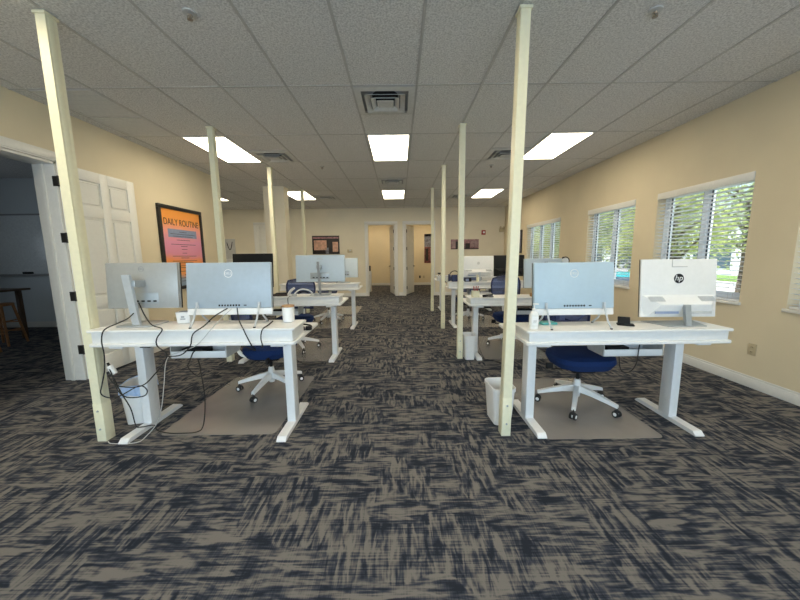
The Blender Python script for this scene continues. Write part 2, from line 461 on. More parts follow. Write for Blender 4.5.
m.box(-4.86, -4.78, YB-.02, YB, 0, 2.53, .004); m.box(-3.98, -3.90, YB-.02, YB, 0, 2.53, .004); m.box(-4.86, -3.90, YB-.022, YB, 2.45, 2.53, .004)
struct(m.build('trim_4', 'trim'))

# panelled doors; local: hinge at origin, leaf along +x, thickness about y=0
def door(name, W, H, loc, rz, hinges=True, knob=True, hs=1):
    root = struct(bpy.data.objects.new(name, None)); COL.objects.link(root)
    root.location = loc; root.rotation_euler = (0, 0, R(rz))
    m = MB(); m.box(.01, W-.01, -.005, .005, .02, H-.01)
    st, c = .115*W/.9, .10
    pw = (W - 2*st - c)/2
    rows = [(.22, .80*H/2.39), (.94*H/2.39, 1.86*H/2.39), (1.98*H/2.39, H-.12)]
    for x0, x1 in ((0, st), (st+pw, st+pw+c), (W-st, W)): m.box(x0, x1, -.019, .019, .01, H, .003)
    zs = [.01] + [z for r_ in rows for z in r_] + [H]
    for z0, z1 in zip(zs[0::2], zs[1::2]):
        for x0 in (st, st+pw+c): m.box(x0-.002, x0+pw+.002, -.019, .019, z0, z1, .003)
    for z0, z1 in rows:
        for x0 in (st, st+pw+c):
            for sg in (-1, 1):
                a_, b2 = sorted((sg*.004, sg*.016)); m.box(x0+.026, x0+pw-.026, a_, b2, z0+.026, z1-.026, .010, seg=1)
    struct(m.build('leaf', 'door', root))
    if hinges:
        for z in (.25, .92, 1.60, H-.20):
            h = MB(); h.cyl((-.004, hs*.026, z-.055), (-.004, hs*.026, z+.055), .009, seg=10); h.box(-.03, .0, hs*.018, hs*.024, z-.05, z+.05); h.box(0, .03, hs*.019, hs*.0235, z-.05, z+.05)
            h.build('hinge', 'bronze', root)
    if knob:
        for sgn in (-1, 1):
            k = MB(); k.cyl((W-.065, sgn*.019, .98), (W-.065, sgn*.03, .98), .03); k.cyl((W-.065, sgn*.03, .98), (W-.065, sgn*.07, .98), .011, seg=10)
            k.box(W-.17, W-.055, sgn*.07-.008, sgn*.07+.008, .97, .99, .004)
            k.build('lever_handle', 'bronze', root)
    return root
door('door_1', .885, 2.37, (XL+.045, 3.62, .012), 88.5, knob=False, hs=-1)
# dark hinge leaves set in the jamb of the left doorway
for z in (.36, .97, 1.61, 2.20):
    MBh = MB(); MBh.box(XL-.03, XL+.03, 3.570, 3.576, z-.052, z+.052); MBh.cyl((XL+.03, 3.572, z-.055), (XL+.03, 3.572, z+.055), .009, seg=10)
    struct(MBh.build('hinge', 'bronze', trim1))
door('door_2', .85, 2.39, (OP[0][1]-.03, YB+TW+.03, .012), 101, hs=1)
door('door_3', .85, 2.39, (OP[1][0]+.03, YB+TW+.03, .012), 70, hs=-1)
door('door_4', .80, 2.43, (-4.78, YB-.012, .012), 0, hinges=False, hs=-1)

# windows: frame, sashes, glass, sill
def window(n, y0, y1, lites):
    root = struct(bpy.data.objects.new('window_%d' % n, None)); COL.objects.link(root)
    root.location = (XR, y0, ZS); W = y1-y0; H = ZT-ZS
    m = MB(); fw = .045
    m.box(.11, .18, 0, W, 0, fw, .003); m.box(.11, .18, 0, W, H-fw, H, .003)
    m.box(.11, .18, 0, fw, fw, H-fw, .003); m.box(.11, .18, W-fw, W, fw, H-fw, .003)
    lw = (W-2*fw)/lites
    for i in range(1, lites): m.box(.10, .18, fw+i*lw-.035, fw+i*lw+.035, fw, H-fw, .003)
    struct(m.build('window_frame', 'vinyl', root))
    for i in range(lites):
        a, b_ = fw+i*lw+.01, fw+(i+1)*lw-.01
        s = MB(); sw = .035
        s.box(.125, .165, a, b_, fw, fw+sw, .002); s.box(.125, .165, a, b_, H-fw-sw, H-fw, .002); s.box(.125, .165, a, a+sw, fw, H-fw, .002); s.box(.125, .165, b_-sw, b_, fw, H-fw, .002)
        s.box(.120, .130, a+sw, a+sw+.014, fw+sw, H-fw-sw, mi=1); s.box(.120, .130, b_-sw-.014, b_-sw, fw+sw, H-fw-sw, mi=1)
        struct(s.build('window_sash', ['vinyl', 'gasket'], root))
        struct(MB().box(.143, .147, a+sw, b_-sw, fw+sw, H-fw-sw).build('pane', 'glass', root))
    struct(MB().box(-.022, .11, -.02, W+.02, -.028, 0.002, .004).build('sill', 'trim', root))
    return root
for i, (a, b_) in enumerate(WIN): window(i+1, a, b_, 3 if b_-a > 1.5 else 2)

def blind(y0, y1, label):
    root = thing('window_blind', label, 'window blind', (XR, y0, ZS), 0, 'white slat blinds on the window wall')
    W = y1-y0; H = ZT-ZS
    MB().box(-.012, .058, .004, W-.004, H-.085, H-.002, .003).build('valance', 'trim', root)
    m = MB(); n = int((H-.13)/.0475); rot = R(-11)
    for k in range(n):
        z = .045 + k*.0475; c, s_ = math.cos(rot), math.sin(rot)
        prof = [(-.025, 0), (0, .0028), (.025, 0), (.025, -.0022), (0, .0006), (-.025, -.0022)]
        poly = [(.032 + u*c - v*s_, z + u*s_ + v*c) for u, v in prof]
        m.prism(poly, 'y', .008, W-.008)
    m.build('slats', 'slat', root)
    MB().box(.008, .056, .008, W-.008, .006, .026, .004).build('bottom_rail', 'slat', root)
    for yy in ([.13, W-.13] if W < 1.5 else [.13, W/2, W-.13]):
        c = MB()
        for x in (.006, .058): c.cyl((x, yy, .02), (x, yy, H-.08), .0012, seg=5)
        c.build('ladder_cord', 'lgrey', root)
    return root
for (a, b_), l in zip(WIN, ('white slat blind on the window nearest the viewer, mostly cut off by the frame edge', 'white slat blind behind the white all-in-one computer with grey base', 'white slat blind with teal and red cars showing behind it', 'white slat blind on the widest, farthest window of three lights')):
    blind(a, b_, l)

# ------------------------------------------------------------------ ceiling fixtures
def troffer(cx, cy, label):
    root = thing('ceiling_light', label, 'ceiling light', (cx, cy, CEIL), 0, 'recessed fluorescent ceiling lights')
    w_, l_ = T/2-.013, T-.013
    m = MB()
    m.box(-w_, w_, -l_, -l_+.022, -.008, .0, .002); m.box(-w_, w_, l_-.022, l_, -.008, .0, .002)
    m.box(-w_, -w_+.022, -l_+.022, l_-.022, -.008, .0, .002); m.box(w_-.022, w_, -l_+.022, l_-.022, -.008, .0, .002)
    m.build('light_frame', 'vent', root)
    MB().box(-w_+.022, w_-.022, -l_+.022, l_-.022, -.006, -.001).build('diffuser', 'lamp', root)
    return root
gx = lambda i: TX + (i+.5)*T
gy = lambda j: TY + (j+1)*T
for i, j, l in ((0, 2, 'bright ceiling light above the aisle, nearer one'), (0, 8, 'bright ceiling light above the aisle just before the back wall'),
                (-4, 2, 'bright ceiling light crossed by a pole, above the orange poster side'), (-4, 8, 'small far ceiling light beside the wall column'),
                (4, 2, 'bright ceiling light on the window side, nearer one'), (4, 8, 'small far ceiling light on the window side'),
                (-8, 8, 'ceiling light partly seen past the left wall end in the alcove')):
    troffer(gx(i), gy(j), l)
troffer(gx(-12), gy(8), 'added ceiling light deep in the alcove, hidden by the left wall')  # extra unseen lamp, added to brighten the alcove and back wall
for i in (-4, 0, 4): troffer(gx(i), gy(-4), 'ceiling light behind the viewer, over column %s' % {-4: 'by the doorway', 0: 'of the aisle', 4: 'by the windows'}[i])
troffer(-.85, 13.7, 'ceiling light inside the small office behind the left door'); troffer(1.05, 13.7, 'ceiling light inside the small office behind the right door')

def diffuser(cx, cy, label):
    root = thing('air_vent', label, 'air vent', (cx, cy, CEIL), 0, 'square ceiling air vents')
    h = T/2-.014
    MB().box(-.24, .24, -.24, .24, -.0015, .0).build('back_pan', 'grey', root)
    q = MB(); q.cyl((0, -.10, -.0016), (0, -.10, -.003), .13, seg=24); q.build('duct_opening', 'dark', root)
    m = MB()
    def ring(o, i, z0, z1):
        # sloping square louver from outer half-size o at z0 to inner i at z1
        sq = lambda s_, z: [(-s_, -s_, z), (s_, -s_, z), (s_, s_, z), (-s_, s_, z)]
        m.loft([sq(o, z0), sq(i, z1), sq(i-.004, z1-.004), sq(o+.004, z0-.006)], loop=True)
    ring(h, .235, -.004, -.014); m.build('vent_frame', 'vent', root)
    m = MB(); ring(.195, .155, -.030, -.010); m.build('louver', 'vent', root)
    m = MB(); ring(.135, .100, -.036, -.012); m.build('louver', 'vent', root)
    sq = lambda s_, z: [(-s_, -s_, z), (s_, -s_, z), (s_, s_, z), (-s_, s_, z)]
    MB().loft([sq(.082, -.034), sq(.075, -.040), sq(.03, -.022)]).build('centre_cone', 'vent', root)
    return root
for i, j, l in ((0, 0, 'large square air vent above the aisle, nearest one'), (0, 6, 'square air vent just before the far aisle light'),
                (-3, 3, 'air vent right of the light crossed by a pole'), (3, 3, 'air vent partly behind the nearest window-side pole'),
                (-3, 9, 'far small air vent left of the aisle'), (3, 9, 'far small air vent right of the aisle near poles')):
    diffuser(TX+(i+.5)*T, TY+(j+.5)*T, l)
for k, l in ((0, 'nearer half of the ribbed return grille above the doorway'), (1, 'farther half of the ribbed return grille above the white door')):
    root = thing('return_grille', l, 'return grille', (-3.165, TY+(k+.5)*T, CEIL), 0, 'return air grilles')
    h = T/2-.014
    m = MB()
    m.box(-h, h, -h, -h+.03, -.009, 0, .002); m.box(-h, h, h-.03, h, -.009, 0, .002); m.box(-h, -h+.03, -h+.03, h-.03, -.009, 0, .002); m.box(h-.03, h, -h+.03, h-.03, -.009, 0, .002)
    m.build('grille_frame', 'vent', root)
    MB().box(-h+.03, h-.03, -h+.03, h-.03, -.0015, 0).build('filter', 'grey', root)
    m = MB()
    for q in range(6):
        y = -h+.036+q*.088
        m.prism([(y, -.002), (y+.064, -.012), (y+.066, -.009), (y+.004, -.001)], 'x', -h+.03, h-.03)
    m.build('blade', 'vent', root)
for x, y, l in ((-1.34, 2.34, 'brass sprinkler head above the left front desk'), (1.71, 2.36, 'brass sprinkler head above the right front desk'),
                (-1.34, 6.0, 'sprinkler head left of the aisle light'), (1.67, 6.04, 'sprinkler head right of the aisle light')):
    root = thing('sprinkler_head', l, 'sprinkler', (x, y, CEIL), 0, 'ceiling sprinkler heads')
    MB().lathe([(.012, .02), (.042, .004), (.040, -.008), (.014, -.010)]).build('escutcheon', 'lgrey', root)
    m = MB(); m.cyl((0, 0, -.012), (0, 0, -.028), .011, .008)
    m.tube([(-.011, 0, -.014), (-.017, 0, -.026), (-.006, 0, -.042)], .0035); m.tube([(.011, 0, -.014), (.017, 0, -.026), (.006, 0, -.042)], .0035); m.cyl((0, 0, -.041), (0, 0, -.045), .017, seg=12)
    m.build('deflector', 'brass', root)

# ------------------------------------------------------------------ poles
def pole(x, y, label, sgn):
    """cream service pole, x,y = centre of the pole"""
    root = thing('power_pole', label, 'power pole', (x, y, 0), 0, 'cream floor to ceiling power poles')
    m = MB(); h = .032
    m.prism([(-h, -.0375), (h, -.0375), (h, .0375), (-h, .0375)], 'z', .004, CEIL-.022)
    m.build('shaft', 'cream', root)
    m = MB()
    for s_ in (-1, 1): m.box(s_*(h+.0005)-.0015, s_*(h+.0005)+.0015, -.022, .016, .01, CEIL-.02, .001)
    m.build('raceway_cover', 'cream', root)
    MB().box(-.042, .042, -.0475, .0475, CEIL-.025, CEIL-.007, .003).build('ceiling_collar', 'cream', root)
    MB().box(-.0345, .0345, -.040, .040, .002, .30, .002).build('base_cover', 'cream', root)
    for z in (.10, .245):
        q = MB(); q.cyl((0, -.0395, z), (0, -.047, z), .008, .006, seg=10); q.build('screw', 'steel', root)
    return root
LP, RP = -2.272, .80
for k, (y, ln, rn) in enumerate(((2.337, 'nearest cream pole on the left, beside the front left desk', 'nearest cream pole on the right, with a white bin behind its foot'),
                                 (4.20, 'second cream pole on the left, crossing the ceiling light', 'second cream pole on the right, beside the second desk'),
                                 (6.0, 'third cream pole on the left, rising beside the wall column', 'third cream pole on the right, beside the blue headset'),
                                 (7.95, 'farthest cream pole on the left, past the wall column', 'farthest thin cream pole on the right, nearest the office doors'))):
    pole(LP, y, ln, -1); pr_ = pole(RP + (.02 if k > 1 else 0), y, rn, 1)
    if k == 0: pr_.rotation_euler.y = R(.7)                         # this one stands a little out of plumb

# ------------------------------------------------------------------ desks
def make_desk(label, low=.775, top=.875, tray_x=(-.29, .13), wide=1.48):
    """origin: floor, middle of the front (viewer's) edge; user sits at +y"""
    root = thing('standing_desk', label, 'desk', (0, 0, 0), 0, 'white standing desks in two rows')
    h = wide/2
    def slab(y0, y1, z0, z1, hh, r=.035):
        m = MB(); m.rrect([(0, (y0+y1)/2, z0, hh*2-.006, y1-y0-.006, r-.003), (0, (y0+y1)/2, z0+.004, hh*2, y1-y0, r), (0, (y0+y1)/2, z1-.004, hh*2, y1-y0, r), (0, (y0+y1)/2, z1, hh*2-.006, y1-y0-.006, r-.003)])
        return m
    slab(0, .69, low-.022, low, h, .03).build('desktop', 'white', root)
    MB().box(-h+.022, h-.022, .022, .30, low, top-.018, .003).build('riser_box', 'white', root)
    slab(0, .32, top-.018, top, h, .02).build('riser_shelf', 'white', root)
    for s_ in (-1, 1):                                              # drawers open towards the user
        x0, x1 = (-h+.05, -.02) if s_ < 0 else (.02, h-.05)
        d = MB().box(x0, x1, .30, .312, low+.006, top-.024, .002).build('drawer_front', 'white', root)
        kx = (x0+x1)/2
        q = MB(); q.cyl((kx, .312, (low+top)/2), (kx, .328, (low+top)/2), .012, .009, seg=12); q.build('knob', 'steel', d)
    for s_ in (-1, 1):
        x = s_*.59
        m = MB(); m.box(x-.033, x+.033, .26, .37, .03, low-.03, .003)
        lg = m.build('leg', 'metal', root)
        MB().prism([(.012, .004), (.638, .004), (.638, .012), (.61, .036), (.04, .036), (.012, .012)], 'x', x-.035, x+.035).build('foot', 'metal', lg)
        MB().box(x-.05, x+.05, .06, .60, low-.05, low-.0225, .003).build('support_bracket', 'metal', root)
    MB().box(-.56, .56, .27, .36, low-.058, low-.0225, .002).build('crossbar', 'lgrey', root)
    a, b_ = tray_x
    t = MB(); t.box(a, b_, .20, .41, low-.172, low-.166); t.box(a, b_, .20, .206, low-.172, low-.118, .001); t.box(a, b_, .404, .41, low-.172, low-.118, .001)
    tr = t.build('cable_tray', 'metal', root)
    for x in (a-.008, b_+.002):
        MB().prism([(.20, low-.172), (.41, low-.172), (.45, low-.10), (.45, low-.024), (.24, low-.024), (.20, low-.09)], 'x', x, x+.006).build('tray_bracket', 'lgrey', tr)
    MB().box(a+.05, a+.22, .24, .38, low-.165, low-.11, .004).build('power_strip', 'black', tr)
    MB().box(-.50, -.42, .16, .26, low-.075, low-.0235, .006).build('motor_box', 'black', root)
    return root
DL, DR = -1.487, 1.65
deskL = make_desk('front left white standing desk with a tangle of cables under it')
deskL.location = (DL, 2.24, 0)
deskR = make_desk('front right white standing desk by the windows with the hand pump bottle', .745, .83, (-.05, .40))
deskR.location = (DR, 2.24, 0)
copy_tree(deskL, (DL, 4.06, 0), 0, 'second white standing desk on the left, holding the silver monitor on a post')
copy_tree(deskL, (DL, 5.97, 0), 0, 'farthest white standing desk on the left, nearest the back wall')
copy_tree(deskR, (DR-.02, 4.06, 0), 0, 'second white standing desk on the right with a pen cup at its corner')
copy_tree(deskL, (DR, 5.97, 0), 0, 'third white standing desk on the right, carrying a blue headset')
copy_tree(deskL, (DR, 7.82, 0), 0, 'farthest white standing desk on the right, mostly hidden behind others')

# ------------------------------------------------------------------ chairs
def make_chair(label, phase=22):
    root = thing('office_chair', label, 'office chair', (0, 0, 0), 0, 'blue mesh office chairs')
    m = MB()
    m.rrect([(0, -.01, .375, .36, .32, .12), (0, -.01, .392, .46, .42, .16), (0, -.01, .445, .515, .48, .17), (0, -.01, .485, .505, .47, .165), (0, -.01, .500, .44, .41, .15)], n=7)
    m.build('seat', 'blue', root)
    MB().box(-.10, .10, -.11, .13, .335, .376, .012).build('tilt_mechanism', 'black', root)
    m = MB(); m.cyl((-.10, -.05, .358), (-.27, -.07, .37), .006, seg=8); m.box(-.325, -.262, -.082, -.058, .372, .425, .008)
    m.build('lever', 'black', root)
    m = MB(); m.cyl((0, 0, .24), (0, 0, .336), .014, seg=14); m.build('gas_lift', 'black', root)
    b = MB(); b.lathe([(.026, .085), (.030, .10), (.032, .20), (.026, .245), (.0145, .248)])
    for k in range(5):
        a = R(phase+72*k); d = Vector((math.cos(a), math.sin(a), 0)); s_ = Vector((-math.sin(a), math.cos(a), 0))
        rings = []
        for t, zz, hw, hh in ((.015, .165, .024, .030), (.12, .150, .022, .024), (.25, .118, .019, .017), (.33, .096, .017, .013)):
            c = d*t + Vector((0, 0, zz)); rings.append([c+s_*hw+Vector((0, 0, -hh)), c+s_*hw*.8+Vector((0, 0, hh)), c-s_*hw*.8+Vector((0, 0, hh)), c-s_*hw+Vector((0, 0, -hh))])
        b.loft(rings)
    b.build('star_base', 'plastic', root)
    for k in range(5):
        a = R(phase+72*k); d = Vector((math.cos(a), math.sin(a), 0))
        c = d*.325; sw = R(phase+72*k+70); ax = Vector((math.cos(sw), math.sin(sw), 0))
        w_ = MB()
        w_.cyl(c+Vector((0, 0, .060)), c+Vector((0, 0, .092)), .007, seg=8)
        for s_ in (-1, 1): w_.cyl(c+ax*s_*.008+Vector((0, 0, .0315)), c+ax*s_*.024+Vector((0, 0, .0315)), .0275, seg=18)
        w_.cyl(c+ax*-.026+Vector((0, 0, .0315)), c+ax*.026+Vector((0, 0, .0315)), .015, seg=14, mi=1)
        w_.box(c.x-.016, c.x+.016, c.y-.016, c.y+.016, .045, .066, .006)
        w_.build('caster', ['rubber', 'plastic'], root)
    # backrest: curved mesh panel inside a frame
    def P(u, v):
        k = 1 - .16*max(0, (v-.72)/.28)**2.2 - .10*max(0, (.2-v)/.2)**2
        return Vector((u*(.200 + .035*v)*k, .285 + .03*v - .05*u*u, .58 + .425*v + .025*v*v*(1-u*u)))
    m = MB(); nu, nv = 12, 8
    m.loft([[P(-1+2*i/nu, j/nv) for i in range(nu+1)] for j in range(nv+1)], close=False, caps=False)
    m.build('back_mesh', 'mesh', root)
    edge = [P(-1+2*i/nu, 0) for i in range(nu+1)] + [P(1, j/nv) for j in range(1, nv)] + [P(1-2*i/nu, 1) for i in range(nu+1)] + [P(-1, 1-j/nv) for j in range(1, nv)] 
    m = MB(); m.tube(edge+[edge[0]], .013, sub=1, seg=8); m.build('back_frame', 'frame_blue', root)
    m = MB(); m.tube([P(-.98, .32), P(0, .32), P(.98, .32)], .009, sub=6); m.build('lumbar_bar', 'frame_blue', root)
    m = MB(); m.tube([(0, .10, .352), (0, .28, .38), (0, .335, .50), (0, .335, .62), (0, .325, .74)], .016, rad=[.02, .02, .018, .016, .012], sub=6)
    m.tube([P(-1, .55)+Vector((0, .018, 0)), (-.12, .33, .70), (0, .335, .66), (.12, .33, .70), P(1, .55)+Vector((0, .018, 0))], .010, sub=6)
    m.build('back_support', 'plastic', root)
    return root
chairA = make_chair('blue office chair under the front left desk, turned aside on a clear mat', 22)
chairB = copy_tree(chairA, (1.605, 2.80, 0), 0, 'blue office chair under the front right desk with white star base')
chairA.location = (-1.34, 3.24, 0); chairA.rotation_euler = (0, 0, R(94))
copy_tree(chairA, (-1.55, 4.73, 0), -6, 'blue mesh chair behind the second left desk below the silver monitor')
copy_tree(chairA, (1.67, 4.74, 0), 3, 'blue mesh chair at the second right desk, cut by the near pole')
copy_tree(chairA, (-1.50, 6.78, 0), 14, 'blue chair at the farthest left desk, only white base and seat edge showing')
copy_tree(chairA, (1.45, 6.72, 0), -20, 'blue chair behind the third right desk, showing between the desk legs')

# ------------------------------------------------------------------ chair mats
def chair_mat(x0, x1, y0, y1, label):
    m = MB(); cx, cy = (x0+x1)/2, (y0+y1)/2
    m.rrect([(cx, cy, .001, x1-x0, y1-y0, .05), (cx, cy, .0035, x1-x0-.004, y1-y0-.004, .048)])
    tag(m.build('chair_mat', 'mat_'), label, 'chair mat', 'clear vinyl chair mats')
chair_mat(-1.90, -.985, 2.37, 3.60, 'clear vinyl mat on the carpet under the front left desk')
chair_mat(1.075, 1.98, 2.245, 3.44, 'clear vinyl mat on the carpet under the front right desk')
chair_mat(-1.88, -.965, 4.14, 5.34, 'clear vinyl mat under the second left desk')
chair_mat(-1.90, -.98, 6.10, 7.32, 'clear vinyl mat under the farthest left desk')
chair_mat(-1.92, -1.02, 7.62, 8.85, 'empty clear vinyl mat lying beyond the farthest left desk')
chair_mat(1.12, 2.03, 4.12, 5.33, 'clear vinyl mat under the second right desk')
chair_mat(1.14, 2.05, 6.05, 7.26, 'clear vinyl mat under the third right desk')
# lever casters stand on the mats
for o in list(COL.objects):
    if o.name.startswith('office_chair'): o.location.z = .0035

# ------------------------------------------------------------------ bins
def bin_(loc, rz, label, liner, w_=.19, d_=.27, h_=.335):
    root = thing('waste_bin', label, 'waste bin', loc, rz, 'small white waste bins')
    m = MB()
    t = .004
    m.rrect([(0, 0, .002, w_*.76, d_*.80, .03), (0, 0, h_-.03, w_*.98, d_*.98, .045), (0, 0, h_-.028, w_+.008, d_+.008, .048), (0, 0, h_, w_+.008, d_+.008, .048),
             (0, 0, h_, w_-.006, d_-.006, .045), (0, 0, .012, w_*.72, d_*.76, .028)], n=6)
    m.build('bin_body', 'plastic', root)
    if liner:
        m = MB(); rings = []
        n = 40
        for z, k, amp in ((h_+.004, .97, 0), (h_+.010, 1.02, .002), (h_+.003, 1.10, .002), (h_-.035, 1.12, .005), (h_-.075, 1.11, .010)):
            rings.append([(math.copysign(abs(math.cos(2*math.pi*i/n))**.6, math.cos(2*math.pi*i/n))*(w_/2*k + amp*math.sin(i*1.7)),
                           math.copysign(abs(math.sin(2*math.pi*i/n))**.6, math.sin(2*math.pi*i/n))*(d_/2*k + amp*math.sin(i*2.3)), z + amp*math.sin(i*1.1)) for i in range(n)])
        m.loft(rings, caps=False); m.build('bin_liner', 'liner', root)
    return root
bin_((-2.245, 2.66, 0), 14, 'white waste bin with a blue-white liner by the front left desk leg', True)
bin_((.825, 2.56, 0), 4, 'white waste bin behind the nearest right pole', False, .185, .26, .315)
bin_((.925, 4.20, 0), 0, 'white waste bin at the foot of the second right desk', False, .16, .22, .33)

# ------------------------------------------------------------------ monitors
def ring_logo(parent, x, y, z, r, m_, txt, tm, ts, Mx=None):
    q = MB(); n = 28
    q.loft([[(x+math.cos(2*math.pi*i/n)*rr, yy, z+math.sin(2*math.pi*i/n)*rr) for i in range(n)] for rr, yy in ((r, y), (r, y-.0015), (r*.86, y-.0015), (r*.86, y))], loop=True)
    if Mx is not None: q.xform(Mx)
    lg = q.build('logo_ring', m_, parent)
    T_ = Matrix.Translation((x, y-.0005, z)) @ FACE
    text_mesh('logo_lettering', txt, ts, tm, lg, (Mx @ T_) if Mx is not None else T_)
    return lg
def tilt(deg, z): return Matrix.Translation((0, 0, z)) @ Matrix.Rotation(R(deg), 4, 'X') @ Matrix.Translation((0, 0, -z))

def post_monitor(name, label, loc, rz, w_=.54, h_=.345, zb=.125, shell='silver', logo='ring', ox=0.0, pw=.027, dl=.045, pm='alu'):
    root = thing(name, label, 'monitor', loc, rz, 'computer screens seen from behind')
    Mx = tilt(-4, zb+h_/2)
    m = MB(); m.box(-w_/2, w_/2, -.004, .012, zb, zb+h_, .004, Mx=Mx); m.box(-w_/2+.001, w_/2-.001, -.022, -.004, zb+.001, zb+h_-.001, .006, Mx=Mx)
    m.build('back_shell', shell, root)
    MB().box(-w_/2, w_/2, .0125, .024, zb, zb+h_, .002, Mx=Mx).build('screen', 'screen', root)
    m = MB(); m.box(-.13, .12, -.0245, -.0215, zb+.035, zb+.12, .002, Mx=Mx); m.build('port_panel', 'steel', root)
    for k in range(5):
        m = MB(); m.box(-.10+k*.045, -.075+k*.045, -.0265, -.024, zb+.05, zb+.062, .001, Mx=Mx); m.build('port', 'black', root)
    m = MB(); m.box(-.025, .025, -.118, -.021, zb+h_*.47, zb+h_*.62, .006, Mx=Mx); m.build('mount_block', 'steel', root)
    m = MB(); y1 = -.125
    m.loft([[(ox-pw, y1-.012+dy, z), (ox+pw, y1-.012+dy, z), (ox+pw, y1+.012+dy, z), (ox-pw, y1+.012+dy, z)] for z, dy in ((.012, dl), (zb+h_*.76, 0))])
    m.build('stand_post', pm, root)
    MB().rrect([(ox, -.02, .001, .25, .21, .012), (ox, -.02, .010, .25, .21, .012), (ox, -.02, .013, .24, .20, .010)]).build('stand_base', 'steel', root)
    if logo == 'ring': ring_logo(root, 0, -.0222, zb+h_*.86, .020, 'grey', 'DELL', 'grey', .015, Mx)
    else: text_mesh('logo_lettering', 'DELL', .035, 'lgrey', root, Mx @ Matrix.Translation((0, -.0222, zb+h_*.86)) @ FACE)
    return root

def easel_computer(label, loc, rz, w_=.63, h_=.39, zb=.075, shell='silver'):
    root = thing('desktop_computer', label, 'all-in-one computer', loc, rz, 'computer screens seen from behind')
    Mx = tilt(-6, zb)
    m = MB(); m.box(-w_/2, w_/2, -.024, .012, zb+.05, zb+h_, .006, Mx=Mx)
    m.build('back_shell', shell, root)
    MB().box(-w_/2, w_/2, -.020, .012, zb, zb+.049, .004, Mx=Mx).build('speaker_bar', 'plastic', root)
    MB().box(-w_/2, w_/2, .0125, .020, zb+.05, zb+h_, .002, Mx=Mx).build('screen', 'screen', root)
    for k in range(8):
        m = MB(); m.box(-.078+k*.021, -.066+k*.021, -.0265, -.0235, zb+.064, zb+.077, .001, Mx=Mx); m.build('port', 'black', root)
    m = MB(); m.box(.110, .130, -.0265, -.0235, zb+.067, zb+.074, .001, Mx=Mx); m.build('port', 'black', root)
    for s_ in (-1, 1):
        x = s_*(w_/2-.085)
        q = MB(); q.tube([(x, -.135, .006), (x, -.085, .055), (x, -.030, zb+.085)], .0068, sub=1, seg=10)
        q.tube([(x, -.030, zb+.085), (x, .03, .06), (x, .100, .006)], .0068, sub=1, seg=10)
        q.cyl((x, -.030, zb+.075), (x, -.030, zb+.098), .010, seg=12)
        st = q.build('easel_leg', 'alu', root)
        for yy in (-.135, .100):
            q = MB(); q.cyl((x, yy, .001), (x, yy, .008), .009, seg=12); q.build('foot_pad', 'black', st)
    ring_logo(root, 0, -.0242, zb+h_*.79, .031, 'plastic', 'DELL', 'plastic', .024, Mx)
    return root

def wedge_computer(label, loc, rz, body='plastic', logo_m='black', txt_m='plastic', w_=.56, h_=.44, zb=.055, latch=True):
    root = thing('desktop_computer', label, 'all-in-one computer', loc, rz, 'computer screens seen from behind')
    Mx = tilt(-5, zb+.1)
    h0 = zb
    m = MB(); m.box(-w_/2, w_/2, -.006, .012, h0, h0+h_, .004, Mx=Mx); m.build('back_shell', body, root)
    MB().box(-w_/2, w_/2, .0125, .020, h0, h0+h_, .002, Mx=Mx).build('screen', 'screen', root)
    # lower wedge housing: slopes out downward, then tucks back in
    top, mid, low = h0+h_*.385, h0+h_*.20, h0+h_*.03
    hw = w_/2-.006
    m = MB()
    m.loft([[(-hw, -.005, top), (hw, -.005, top), (hw, -.004, top+.002), (-hw, -.004, top+.002)],
            [(-hw+.09, -.078, mid+.012), (hw-.09, -.078, mid+.012), (hw, -.004, mid+.012), (-hw, -.004, mid+.012)],
            [(-hw+.09, -.078, mid), (hw-.09, -.078, mid), (hw, -.004, mid), (-hw, -.004, mid)],
            [(-hw+.04, -.03, low), (hw-.04, -.03, low), (hw-.02, -.004, low), (-hw+.02, -.004, low)]])
    m.xform(Mx); hs = m.build('wedge_housing', body, root)
    sl = math.atan2(top-mid-.012, .10)
    for sx in (-1, 1):
        q = MB(); n = 7
        for k in range(n):
            t0 = .22 + k*.075; y = -.005-.073*t0; z = top - (top-mid-.012)*t0
            q.box(sx*.185-.055, sx*.185+.055, y-.0045, y+.0005, z-.001, z+.0022)
        q.xform(Mx); q.build('speaker_grille', 'lgrey' if body != 'black' else 'rubber', hs)
        q = MB(); q.box(sx*.12-.085, sx*.12+.085, -.060, -.052, h0+h_*.065, h0+h_*.105, .001); q.xform(Mx); q.build('port_strip', ('inkbox' if sx < 0 else 'lgrey') if body != 'black' else 'rubber', hs)
    if latch:
      q = MB(); q.box(-.055, -.049, -.009, -.0055, h0+h_-.055, h0+h_, .001); q.box(-.055, .06, -.009, -.0055, h0+h_-.061, h0+h_-.054, .001); q.xform(Mx); q.build('camera_latch', 'lgrey', root)
    m = MB(); m.loft([[(-.02, -.125, .008), (.02, -.125, .008), (.02, -.10, .008), (-.02, -.10, .008)], [(-.02, -.098, h0+h_*.24), (.02, -.098, h0+h_*.24), (.02, -.07, h0+h_*.24), (-.02, -.07, h0+h_*.24)]])
    m.build('stand_post', 'steel', root)
    MB().loft([[(-.14, -.11, .001), (.14, -.11, .001), (.20, .09, .001), (-.20, .09, .001)], [(-.14, -.11, .007), (.14, -.11, .007), (.20, .09, .007), (-.20, .09, .007)]]).build('stand_base', 'steel', root)
    q = MB(); q.cyl((0, -.0055, h0+h_*.665), (0, -.0085, h0+h_*.665), .036 if latch else .026, seg=32); q.xform(Mx); lg = q.build('logo_disc', logo_m, root)
    text_mesh('logo_lettering', 'hp', .060 if latch else .042, txt_m, lg, Mx @ Matrix.Translation((.001, -.0085, h0+h_*.672)) @ FACE @ Matrix(((1, .22, 0, 0), (0, 1, 0, 0), (0, 0, 1, 0), (0, 0, 0, 1))))
    return root
ZL, ZR = .875, .83
